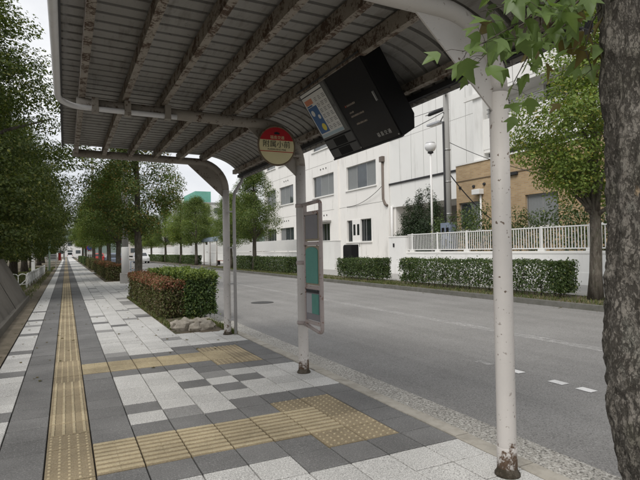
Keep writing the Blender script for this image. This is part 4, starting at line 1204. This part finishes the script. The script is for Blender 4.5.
# ------------------------------------------------------------------ brick building (facade at X = 19.6)
XB = 19.6
yb1 = PZ(455.8, 167, XB).y
br = tag(empty('brick_building', (XB, 0, .4)), 'low tan brick building with white upper balcony storeys behind the picket railing', 'building')
def bp(o): o.location = Vector(o.location)-Vector((XB, 0, .4)); o.parent = br; return o
w1 = rect(459, 482, 204, 226, XB); w2 = rect(525, 559, 195, 226, XB); w3 = rect(602, 640, 190, 226, XB)
zb_s, zb_t = 2.28, 3.78
bh = [(w[0], w[1], zb_s, zb_t) for w in (w1, w2, w3)]+[(2.0, 4.6, zb_s, zb_t)]
bp(facade(-6, yb1, .35, 5.85, bh, xs=XB, m_=M_BRICK, th=.25))
for w_ in (w1, w2, w3, (2.0, 4.6)):
    window(w_[0], w_[1], zb_s, zb_t, bp, xs=XB, n=2, curtain=1.0 if w_ is not w1 else .6, rec=.12, sill=True, fr=.06)
bp(MB().box((XB-.03, -6, 4.95), (XB+.01, yb1-.01, 5.0)).build('brick_joint', mat('brick_joint_dark', (.16, .12, .08), .9)))
bp(MB().box((XB-.05, -6, 5.85), (XB+10, yb1-.02, 5.93)).build('parapet_cap', M_TRIM))
for (px, py) in ((460.5, 188), (474, 186.5), (484.5, 184)):
    p = PZ(px, py, XB)
    bp(MB().lathe([(.085, 0), (.085, .05), (.06, .09)], (0, 0, 0), 10).build('wall_vent', M_DARKM, None, (XB, p.y, p.z), (0, -PI/2, 0)))
p = PZ(480, 192, XB)
bp(MB().box((XB-.34, p.y-.28, p.z-.14), (XB, p.y+.28, p.z+.14)).build('outdoor_unit', M_WHITE, bevel=.02))
bp(MB().tube([(XB-.08, p.y-.12, p.z), (XB-.08, p.y-.12, 1.0)], .05, 8).build('duct_pipe', M_WHITE))
p = PZ(513, 173.5, XB)
bp(MB().box((XB-.12, p.y-.32, p.z-.09), (XB, p.y+.32, p.z+.06)).build('wall_light', M_DARKM, bevel=.01))
# upper white storeys set slightly back, with balcony fronts and railings
def storey(z, zrail, back):
    X = XB+.25
    bp(MB().box((X, -6, z), (X+.22, yb1-1.9, zrail)).build('balcony_front', M_TRIM, bevel=.01))
    bp(MB().box((X+.02, -6, z-.16), (X+3, yb1-1.92, z)).build('balcony_slab', M_TRIM))
    bp(MB().box((X+1.6, -6, zrail-.9), (X+1.7, yb1-2.0, back)).build('rear_glazing', M_GLASSD))
    for zr in (zrail+.28, zrail+.5): bp(MB().tube([(X+.1, -6, zr), (X+.1, yb1-2.1, zr)], .03, 6).build('hand_rail', M_ALU))
    k = yb1-2.2
    while k > 8: bp(MB().box((X+.08, k-.02, zrail), (X+.12, k+.02, zrail+.5)).build('rail_post', M_ALU)); k -= 1.1
    k = yb1-3.2
    while k > 6: bp(MB().box((X+1.52, k-.05, zrail-.8), (X+1.6, k+.05, back-.05)).build('mullion', M_WHITE)); k -= 1.3
bp(MB().box((XB+2.0, -6, 5.5), (XB+2.2, yb1-1.9, 16)).build('upper_wall', M_SCHOOL2))
bp(MB().box((XB+.22, yb1-1.9, 5.9), (XB+9, yb1-1.2, 15.5)).build('corner_pier', M_SCHOOL2))
bp(MB().box((XB+.6, -6, 5.94), (XB+.8, yb1-1.95, 6.45)).build('low_glazing', M_GLASSD))
storey(6.45, 8.05, 9.5); storey(9.5, 10.9, 12.6); storey(12.6, 13.9, 15.4)
for z in (7.2, 10.2): bp(MB().box((XB+.10, yb1-1.95, z+2.1), (XB+.23, yb1-.6, z+2.35)).build('ledge', M_TRIM))

# ------------------------------------------------------------------ plants behind the railing
BU = []
for seed in (71, 72):
    rs = random.Random(seed); cl = [(rs.uniform(-.5, .5), rs.uniform(-.55, .55), rs.uniform(.35, 1.15), rs.uniform(.45, .8)) for _ in range(26)]
    BU.append((crown_mesh('foliage', seed, cl, 150, .075, L_HEDGEF), stems(.9, 1.0, .8, 4, seed)))
for k, (x, y, s, lb) in enumerate(((17.3, 20.6, 1.0, 'small shrub behind the railing beside the electric cabinet'), (17.2, 18.7, 1.15, 'bushy shrub behind the railing under the brick building window'),
        (17.3, 17.0, .9, 'shrub behind the railing just left of the near shelter post'), (17.1, 15.2, .95, 'shrub behind the railing just right of the near shelter post'),
        (17.2, 13.4, 1.05, 'shrub behind the railing under the curtained window'), (17.1, 11.7, 1.0, 'shrub behind the railing left of the street tree trunk'), (17.2, 9.9, 1.05, 'shrub behind the railing right of the street tree trunk'))):
    t = tag(empty('shrub', (x, y, .62), k*1.7), lb, 'shrub', 'shrubs behind the railing'); t.scale = (s*1.2, s*1.35, s*1.95)
    f, s_ = BU[k % 2]; link('foliage', f, t); tag(link('stems', s_, t, (-.45, -.5, -.1)), kind='stuff')
MB().box((16.06, -6, .3), (19.55, 22.0, .68)).build('raised_planting', M_SOIL)['kind'] = 'structure'
# dark conifer-like bush beside the blind wall
ev = tag(empty('evergreen_bush', (18.3, 24.0, .42)), 'dark feathery evergreen bush behind the right gate pillar', 'bush')
rs = random.Random(5); cl = []
for (ox, oy, top) in ((0, 0, 4.1), (-.2, .75, 3.6), (.1, -.75, 4.25), (-.1, 1.35, 2.9), (.1, -1.35, 3.4), (.2, .3, 3.9)):
    for k in range(22):
        t = k/21; z = .35+(top-.35)*t; r2 = .5*(1-t)**.7+.05
        a = rs.uniform(0, 6.28); cl.append((ox+r2*math.cos(a)*.8, oy+r2*math.sin(a)*.9, z, .38+.5*(1-t)))
link('foliage', crown_mesh('foliage', 5, cl, 620, .085, L_PINE, (.42, .42, .5)), ev)
b = MB()
for (ox, oy, top) in ((0, 0, 4.0), (-.2, .75, 3.4), (.1, -.75, 4.0), (.1, -1.35, 3.1)): b.tube([(ox, oy, -.05), (ox, oy, top*.6), (ox*1.1, oy*1.1, top)], [.05, .03, .008], 6)
tag(b.build('stems', B_TRUNK, ev), kind='stuff')
# low dark planting on the left, and a bush mass behind it
for k, (x, y, s, lb) in enumerate(((-2.3, 24.5, .55, 'low round bush on the left verge before the white fence'), (-5.2, 23, 1.5, 'broad bush in shade left of the concrete wall'), (-5.5, 32, 1.6, 'second broad bush in shade on the left'),
        (-6, 42, 1.7, 'third broad bush in shade on the left'), (-6, 54, 1.8, 'farthest broad bush in shade on the left'))):
    t = tag(empty('shrub', (x, y, -.02), k*1.3), lb, 'shrub', 'bushes under the left trees'); t.scale = (s*1.5, s*1.9, s*1.1)
    f, s_ = BU[k % 2]; link('foliage', f, t); tag(link('stems', s_, t, (-.45, -.5, 0)), kind='stuff')

# ------------------------------------------------------------------ sloping concrete wall on the left
def concrete_wall():
    s = NT('old_concrete'); p = s.pos()
    c = s.mix((.10, .09, .076), (.19, .175, .15), s.noise(1.2, 7, p, .65))
    c = s.mix(c, (.055, .046, .036), s.ramp(s.noise(1.3, 8, s.pos((.6, .8, .6)), .72), [(.48, 0), (.70, .7)]))
    c = s.mix(c, (.26, .25, .225), s.ramp(s.noise(16, 6, p, .7), [(.64, 0), (.72, .6)]))
    s.bump(s.noise(35, 5, p, .7), .6, .012)
    return s.done(c, .9, 0, .2)
M_OLDC = concrete_wall()
cw = tag(empty('retaining_wall', (-1.05, 2, 0)), 'dark weathered sloping concrete wall at the left edge of the sidewalk', 'wall')
MB().prism([(0, .12), (-.05, .12), (-.62, 1.26), (-1.0, 1.26), (-1.0, -.05), (0, -.05)][::-1], 'y', 0, 16.1).build('body', M_OLDC, cw, bevel=.012)
MB().box((0, .0, -.05), (.045, 16.0, .15)).build('footing', mat('footing_concrete', (.13, .12, .10), .9, .35, 2, .4), cw, bevel=.01)
for y in (3.9, 7.9, 11.9):     # formwork joints
    MB().prism([(.003, .125), (-.567, 1.262), (-.575, 1.258), (-.01, .12)][::-1], 'y', y, y+.018).build('joint', M_JOINT, cw)

# white heart-topped low fence units on the left
M_FW = mat('fence_white', (.68, .68, .66), .6, .15, 6, .05)
def heart_unit():
    b = MB()
    for s in (-1, 1):
        pth = []
        for k in range(15):
            t = PI*k/14; pth.append((0, s*(.16+.16*math.cos(PI-t)*1.0), .42+.13*math.sin(t)))
        pth += [(0, s*.28, .30), (0, s*.10, .12), (0, 0, .02)]
        b.tube(pth, .018, 6)
    b.tube([(0, 0, .42), (0, 0, -.02)], .018, 6)
    return b.mesh('heart_loop', M_FW)
hm = heart_unit()
fpost = MB().box((-.035, -.035, -.03), (.035, .035, .52)).mesh('post', M_FW)
frail = MB().tube([(0, 0, .14), (0, 1.75, .14)], .018, 6).mesh('rail', M_FW)
y = 25.0; k = 0
ordn = ['nearest', 'second nearest', 'third nearest', 'fourth nearest', 'fifth nearest', 'sixth nearest', 'seventh nearest', 'eighth nearest', 'ninth nearest', 'farthest']
while k < 10:
    t = tag(empty('low_fence', (-1.50+.012*k, y, 0)), ordn[k]+' white heart shaped low fence panel on the left verge', 'fence', 'white low fence panels on the left')
    link('post', fpost, t); link('rail', frail, t)
    link('heart_loop', hm, t, (0, .55, .02)); link('heart_loop', hm, t, (0, 1.25, .02)); y += 1.8; k += 1
# cross panel closing the near end of the low fence
t = tag(empty('low_fence', (-2.15, 24.9, 0), R(-90)), 'white heart shaped fence panel turned across the verge end', 'fence')
link('heart_loop', hm, t, (0, .35, .02)); link('post', fpost, t); link('rail', MB().tube([(0, 0, .14), (0, .7, .14)], .018, 6).mesh('rail', M_FW), t)
# white board, posts and sign further on
wb = tag(empty('white_board', (-2.9, 26.5, 0)), 'white board panel on legs in the shade behind the concrete wall', 'board')
MB().box((-.85, -.02, .35), (.45, .02, 1.2)).build('panel', M_WHITE, wb); [MB().box((x, -.03, -.02), (x+.06, .03, 1.15)).build('leg', M_FW, wb) for x in (-.8, .35)]
gpst = tag(empty('green_post', (-1.15, 45, 0)), 'tall pale green post beside the white low fence', 'post')
MB().tube([(0, 0, -.05), (0, 0, 2.4)], .07, 10).build('shaft', mat('pale_green_paint', (.38, .50, .40), .5), gpst); MB().lathe([(.10, 2.4), (.08, 2.45), (.02, 2.48)], (0, 0, 0), 10).build('cap', MATS['pale_green_paint'], gpst)
sgn = tag(empty('sign_board', (-.98, 50, 0)), 'small white notice board on two legs beyond the green post', 'sign')
MB().box((-.55, -.02, .75), (.3, .02, 1.35)).build('panel', M_WHITE, sgn)
for z in (1.22, 1.08, .94): MB().box((-.45, -.025, z), (.2, -.0201, z+.06)).build('text_line', M_INK, sgn)
for x in (-.45, .17): MB().box((x, -.015, -.02), (x+.05, .015, .80)).build('leg', M_FW, sgn)
wp = tag(empty('white_post', (-2.2, 44, 0)), 'tall white gate post under the left trees', 'post')
MB().box((-.12, -.12, -.02), (.12, .12, 2.3)).build('shaft', M_FW, wp, bevel=.02); MB().box((-.15, -.15, 2.3), (.15, .15, 2.38)).build('cap', M_FW, wp)
rb = tag(empty('red_banner', (-.75, 92, 0)), 'narrow red upright banner at the far end of the sidewalk', 'banner')
MB().box((-.35, -.02, .3), (.05, .02, 1.5)).build('cloth', mat('banner_red', (.42, .05, .04), .8), rb); MB().tube([(-.38, 0, 0), (-.38, 0, 2.1)], .03, 6).build('pole', M_FW, rb)

# ------------------------------------------------------------------ utility poles, lamp, signs, wires
M_POLE = mat('pole_concrete', (.33, .325, .31), .85, .15, 1.5, .2, 50)
def util_pole(x, y, h, r, label, arms=(), rz=0):
    t = tag(empty('utility_pole', (x, y, 0)), label, 'utility pole')
    MB().tube([(0, 0, -.1), (0, 0, h)], [r, r*.62], 16).build('shaft', M_POLE, t)
    for z in arms:
        MB().box((-.9, -.05, z), (.9, .05, z+.09)).build('cross_arm', M_ALU, t, (0, 0, 0), (0, 0, rz))
        for q in (-.8, -.3, .3, .8): MB().lathe([(.05, z+.09), (.06, z+.16), (.03, z+.26)], (q*math.cos(rz), q*math.sin(rz), 0), 8).build('insulator', M_WHITE, t)
    return t
up1 = util_pole(2.42, 25.0, 11.5, .15, 'concrete utility pole with white sleeve at the end of the red topped hedge', (9.2, 10.2))
MB().lathe([(.168, .45), (.168, 1.62), (.155, 1.64)], (0, 0, 0), 16).build('sleeve', M_WHITE, up1)
MB().box((-.22, -.22, -.05), (.22, .22, .46)).build('base_block', M_CONC, up1, bevel=.02)
for x in (.20, .38): MB().tube([(x, -.33, 0), (x, -.33, .98), ], .02, 6).build('guard_rail', mat('grey_blue_paint', (.22, .26, .33), .5), up1)
for z in (.6, .97): MB().tube([(.20, -.33, z), (.38, -.33, z)], .02, 6).build('guard_rail', MATS['grey_blue_paint'], up1)
for z in (2.0, 2.45, 2.9, 3.35): MB().box((-.06, -.19, z), (-.02, -.14, z+.03)).build('step_bolt', M_DARKM, up1)
util_pole(2.75, 64, 13.0, .17, 'distant utility pole with two cross arms above the near street trees', (11.0, 12.2))
util_pole(-.4, 128, 13.5, .17, 'farthest utility pole above the end of the sidewalk', (11.5, 12.6))
up3 = util_pole(17.1, 20.15, 12.5, .19, 'concrete utility pole behind the railing with grey electric cabinet', (8.9,), R(50))
for z in np.arange(2.2, 8.5, .45): MB().box((-.21, -.03, z), (-.15, .01, z+.03)).build('step_bolt', M_DARKM, up3); MB().box((.14, .0, z+.2), (.20, .04, z+.23)).build('step_bolt', M_DARKM, up3)
for z in (3.0, 4.6, 6.2): MB().lathe([(.185, z), (.185, z+.05)], (0, 0, 0), 14).build('band', M_ALU, up3)
MB().tube([(-.20, -.02, .5), (-.20, 0, 7.6)], .05, 8).build('cable_conduit', M_DARKM, up3)
eb = tag(empty('electric_cabinet', (16.75, 19.75, 1.3)), 'grey electric cabinet fixed to the pole behind the railing', 'cabinet')
MB().box((-.2, -.36, 0), (.15, .36, 1.25)).build('body', mat('cabinet_grey', (.20, .235, .30), .5), eb, bevel=.015)
for (a, z, h) in ((-.25, .72, .3), (.07, .72, .3), (-.13, .12, .35)): MB().box((-.206, a, z), (-.199, a+.2, z+h)).build('meter_window', M_BLACK, eb)
MB().box((-.21, -.36, -.02), (.16, .36, -.0)).build('base_plate', M_DARKM, eb); MB().box((.1, -.1, .3), (.3, .1, .9)).build('bracket', M_DARKM, eb)
# globe lamp
lp = PZ(430.5, 150, 17.2)
gl = tag(empty('globe_lamp', (17.2, lp.y, .45)), 'white globe lamp on a slim white pole beside the blind wall', 'lamp')
MB().tube([(0, 0, -.02), (0, 0, lp.z-.65)], [.065, .05], 10).build('pole', M_WHITE, gl); MB().lathe([(.05, 0), (.16, .05), (.14, .12)], (0, 0, lp.z-.66), 12).build('fitter', M_DARKM, gl)
MB().lathe([(.30*math.sin(PI*k/12)+.001, -.30*math.cos(PI*k/12)) for k in range(0, 13)], (0, 0, lp.z-.27), 18).build('globe', mat('lamp_glass', (.72, .72, .72), .2, .03, 2, 0, spec=.6), gl)
MB().lathe([(.305*math.sin(PI*k/12), -.305*math.cos(PI*k/12)) for k in range(8, 12)]+[(.001, .31)], (0, 0, lp.z-.27), 18).build('cap', mat('lamp_cap_grey', (.5, .5, .5), .4), gl)
# street light arm and cable splice on the pole cables
def cable(a, b_, sag, r, label, n=14, m_=None):
    a, b_ = Vector(a), Vector(b_); o0 = (a+b_)/2
    pts = [a.lerp(b_, k/n)-Vector((0, 0, sag*4*(k/n)*(1-k/n)))-o0 for k in range(n+1)]
    return tag(MB().tube(pts, r, 5).build('overhead_cable', m_ or M_DARKM, None, o0), label, 'cable')
qa, qb, qc, qd, qe, qf = PZ(447, 106, 17.1), PZ(300, 147, XS), PZ(447, 110, 17.1), PZ(388, 139, XS), PZ(382, 186, XS-.25), PZ(347, 207, XS-.02)
cable(qa, qb, .25, .014, 'upper overhead cable from the pole across the blind wall')
cable(qc, qd, .1, .02, 'lower overhead cable from the pole across the blind wall')
cable(qe, qf, .35, .02, 'drooping cable from the rain hopper to the school door')
cable((17.2, 20.1, 6.6), (19.6, 14.0, 3.9), .3, .015, 'thin cable from the pole down to the brick building')
cable((17.2, 20.1, 5.0), (19.55, 19.2, 2.4), .2, .03, 'thick black cable from the brick wall down to the shrubs')
for x, z, lb in ((2.0, 9.5, 'left upper'), (2.8, 9.5, 'right upper'), (2.3, 8.2, 'left lower'), (2.6, 7.6, 'lowest')):
    cable((x, 25, z), (x+.3, 64, z+1.9), .9, .02, lb+' overhead cable between the two near side utility poles', 20)
    cable((x+.3, 64, z+1.9), (x-2.9, 128, z+2.3), 1.3, .025, lb+' overhead cable leading to the farthest utility pole', 20)
q = PZ(436, 112, 18.0); sp_ = tag(empty('cable_splice', (q.x, q.y, q.z)), 'black cable splice box hanging on the cable left of the pole', 'splice box')
MB().tube([(0, -.6, -.04), (0, -.45, 0), (0, .45, .0), (0, .6, -.04)], [.03, .11, .11, .03], 8).build('case', M_DARKM, sp_, (0, 0, 0), (R(-4), 0, R(8)))
MB().tube([(0, -.9, .0), (0, .9, 0)], .02, 6).build('lead', M_DARKM, sp_)
q = PZ(434, 124, 17.6); sl_ = tag(empty('street_light', (q.x, q.y, q.z)), 'flat grey street light head left of the pole by the blind wall', 'street light')
MB().box((-.16, -.55, -.07), (.16, .45, .06)).build('head', mat('lamp_head_grey', (.42, .43, .45), .4), sl_, bevel=.03); MB().box((-.12, -.45, -.085), (.12, .35, -.069)).build('lens', M_WHITE, sl_)
MB().tube([(0, -.5, .0), (-.2, -1.2, .35), (17.1-q.x, 20.2-q.y, .7)], .035, 8).build('arm', M_ALU, sl_)
# round no-parking sign on the near side, far away
ps = tag(empty('parking_sign', (2.20, 59, 0)), 'distant round blue and red parking signs on a white pole', 'sign')
MB().tube([(0, 0, -.05), (0, 0, 3.0)], .035, 8).build('pole', M_WHITE, ps)
for z, m_ in ((2.65, M_WHITE), (1.95, mat('sign_blue', (.05, .09, .33), .4))):
    MB().lathe([(.30, 0), (.30, .02)], (0, 0, 0), 24).build('rim', M_RED, ps, (0, -.06, z), (R(90), 0, 0)); MB().lathe([(.25, 0), (.25, .012)], (0, 0, 0), 24).build('face', m_, ps, (0, -.075, z), (R(90), 0, 0))
MB().box((-.25, -.05, 1.25), (.25, -.03, 1.55)).build('plate', M_WHITE, ps)

# ------------------------------------------------------------------ far bus shelter across the road
fs_ = tag(empty('bus_shelter', (12.2, 48.2, 0)), 'small bus shelter with bluish curved roof across the road', 'bus shelter')
for yy_ in (-2.4, 0, 2.4):
    MB().tube([(0, yy_, 0), (0, yy_, 2.2)]+[(.45-.45*math.cos(PI/2*k/6), yy_, 2.2+.4*math.sin(PI/2*k/6)) for k in range(1, 7)]+[(1.6, yy_, 2.62)], .055, 8).build('frame', M_POST, fs_)
pr = [(-.12, 2.25)]+[(.45-.55*math.cos(PI/2*k/8), 2.3+.42*math.sin(PI/2*k/8)) for k in range(9)]+[(1.7, 2.75)]
b = MB(); b.add([(x, -3.1, z) for x, z in pr]+[(x, 3.1, z) for x, z in pr], [(i, i+1, len(pr)+i+1, len(pr)+i) for i in range(len(pr)-1)], True)
o = b.build('roof_sheet', mat('blue_roof', (.16, .20, .25), .3, .1, 3, 0, spec=.6), fs_); o.modifiers.new('t', 'SOLIDIFY').thickness = .01
MB().box((.9, -1.3, .42), (1.3, 1.3, .46)).build('seat', mat('seat_red', (.38, .12, .06), .6), fs_)
for yy_ in (-1.1, 1.1): MB().box((.95, yy_-.03, 0), (1.25, yy_+.03, .42)).build('leg', M_DARKM, fs_)

# ------------------------------------------------------------------ vehicles far down the road
def car(x, y, rz, col, label, van=False):
    t = tag(empty('van' if van else 'car', (x, y, RZ), rz), label, 'van' if van else 'car')
    pm = mat('car_paint_%s' % label.split()[0], col, .3, .05, 2, 0, spec=.6)
    h = 1.9 if van else 1.48; L = 4.4; hw = .84
    prof_ = [(-2.2, .28), (2.15, .28), (2.2, .55), (2.12, .82), (1.2, .98), (.55, h-.06), (.2, h), (-1.55, h-.02), (-2.05, .98), (-2.2, .85)] if not van else \
            [(-2.2, .28), (2.15, .28), (2.2, .6), (2.1, .95), (1.75, 1.15), (1.1, h-.06), (.9, h), (-2.1, h), (-2.2, h-.1)]
    cen = []
    b = MB(); n_ = len(prof_); rows = []
    for s, inset in ((-1, 1), (1, 1)): pass
    vs_ = []
    for xx, ins in ((-hw, .0), (hw, .0)):
        for (yy_, z) in prof_: vs_.append((xx*(1-.16*max(0, (z-.95)/(h-.95))), yy_, z))
    b.add(vs_, [tuple(range(n_)), tuple(range(2*n_-1, n_-1, -1))]+[(i, n_+i, n_+(i+1) % n_, (i+1) % n_) for i in range(n_)])
    b.build('body', pm, t, bevel=.06)
    k = lambda z: hw*(1-.16*max(0, (z-.95)/(h-.95)))+.004
    for s in (-1, 1):
        z0, z1 = 1.0, h-.12
        MB().add([(s*k(z0), -1.75, z0), (s*k(z0), .95, z0), (s*k(z1), .5, z1), (s*k(z1), -1.5, z1)], [(0, 1, 2, 3) if s > 0 else (3, 2, 1, 0)]).build('side_window', M_GLASSD, t)
    yr = -2.06 if not van else -2.206
    MB().add([(-.66, -2.06 if not van else -2.206, 1.02), (.66, yr, 1.02), (.58, -1.62 if not van else -2.206, h-.12), (-.58, -1.62 if not van else -2.206, h-.12)], [(0, 1, 2, 3)]).build('rear_window', M_GLASSD, t, (0, -.012, .01))
    MB().add([(-.66, 1.19 if not van else 1.72, 1.0 if not van else 1.18), (.66, 1.19 if not van else 1.72, 1.0 if not van else 1.18), (.58, .58 if not van else 1.12, h-.08), (-.58, .58 if not van else 1.12, h-.08)], [(3, 2, 1, 0)]).build('windscreen', M_GLASSD, t, (0, .02, .012))
    for sx in (-1, 1):
        MB().box((sx*.68-.13, -2.23, .72), (sx*.68+.13, -2.16, .9)).build('tail_light', mat('tail_red', (.4, .02, .02), .3), t)
        MB().box((sx*.62-.15, 2.12, .62), (sx*.62+.15, 2.22, .76)).build('headlight', M_WHITE, t)
        for yy_ in (-1.35, 1.35):
            wh = MB().lathe([(.20, -.10), (.31, -.09), (.31, .09), (.20, .10)], (0, 0, 0), 16).build('wheel', mat('tyre', (.02, .02, .02), .9), t, (sx*.76, yy_, .31), (0, R(90), 0))
            MB().lathe([(.19, -.105), (.19, .105)], (0, 0, 0), 12).build('rim', M_ALU, wh)
    return t
car(4.75, 62, 0, (.16, .19, .25), 'bluish grey car driving away in the near lane')
car(4.6, 90, 0, (.40, .05, .04), 'red car driving away beyond the grey car')
car(9.2, 74, PI, (.70, .70, .70), 'white car coming down the far lane beyond the trees')
car(1.1, 180, 0, (.75, .75, .75), 'pale van standing at the far end of the sidewalk', True)

# ------------------------------------------------------------------ far background
def block(name, x0, x1, y0, y1, h, col, label, rows, colsn, face='-y', roofcol=None):
    t = tag(empty(name, ((x0+x1)/2, (y0+y1)/2, 0)), label, 'building')
    ox, oy = (x0+x1)/2, (y0+y1)/2
    MB().box((x0-ox, y0-oy, -.2), (x1-ox, y1-oy, h)).build('wall', wallpaint('far_wall_'+label.split()[0]+label.split()[1], col, .3), t)
    MB().box((x0-ox-.2, y0-oy-.2, h), (x1-ox+.2, y1-oy+.2, h+.35)).build('roof', mat('far_roof_'+label.split()[0], roofcol or (.3, .3, .29), .8), t)
    for a in range(rows):
        for b_ in range(colsn):
            z = 1.2+a*3.2; w_ = (x1-x0)/colsn
            MB().box((x0-ox+w_*b_+w_*.2, y0-oy-.03, z), (x0-ox+w_*b_+w_*.8, y0-oy+.02, z+1.4)).build('window', M_GLASS, t)
            d_ = (y1-y0)/colsn
            MB().box((x0-ox-.03, y0-oy+d_*b_+d_*.2, z), (x0-ox+.02, y0-oy+d_*b_+d_*.8, z+1.4)).build('window', M_GLASS, t)
    return t
gb = block('apartment_building', 27.5, 44, 128, 150, 13.2, (.55, .55, .52), 'pale apartment building with green rooftop screen far down the road', 4, 6)
MB().box((-6.2, -8, 13.56), (-2.2, 6, 16.6)).build('rooftop_screen', mat('green_net', (.16, .40, .32), .8, .3, .6), gb)
block('house', -14, -5, 150, 165, 8, (.62, .60, .56), 'white house beyond the left trees at the end', 2, 3)
block('office_building', -6, 6, 235, 250, 6.5, (.66, .65, .63), 'pale low building closing the far end of the sidewalk', 2, 4)
block('shop_building', 17, 30, 165, 185, 8, (.50, .47, .43), 'brownish shop building far down the right side of the road', 2, 5)
hl = MB(); rs = random.Random(2); vs_ = []; NH = 70
for k in range(NH+1):
    a = R(-35)+R(80)*k/NH; d = 2600
    hh = 70+95*math.exp(-((math.degrees(a)-5.5)/4.2)**2)+25*math.exp(-((math.degrees(a)-20)/7)**2)+14*math.sin(k*1.3)+8*math.sin(k*2.9)
    for (dd, z) in ((d-500, -20), (d-200, hh*.62), (d, hh), (d+400, -20)): vs_.append((dd*math.sin(a), dd*math.cos(a), z))
hl.add(vs_, [(k*4+q, k*4+q+1, (k+1)*4+q+1, (k+1)*4+q) for k in range(NH) for q in range(3)], True)
tag(hl.build('hills', mat('forest_hills', (.09, .115, .10), .95, .3, .02, 0)), kind='structure')
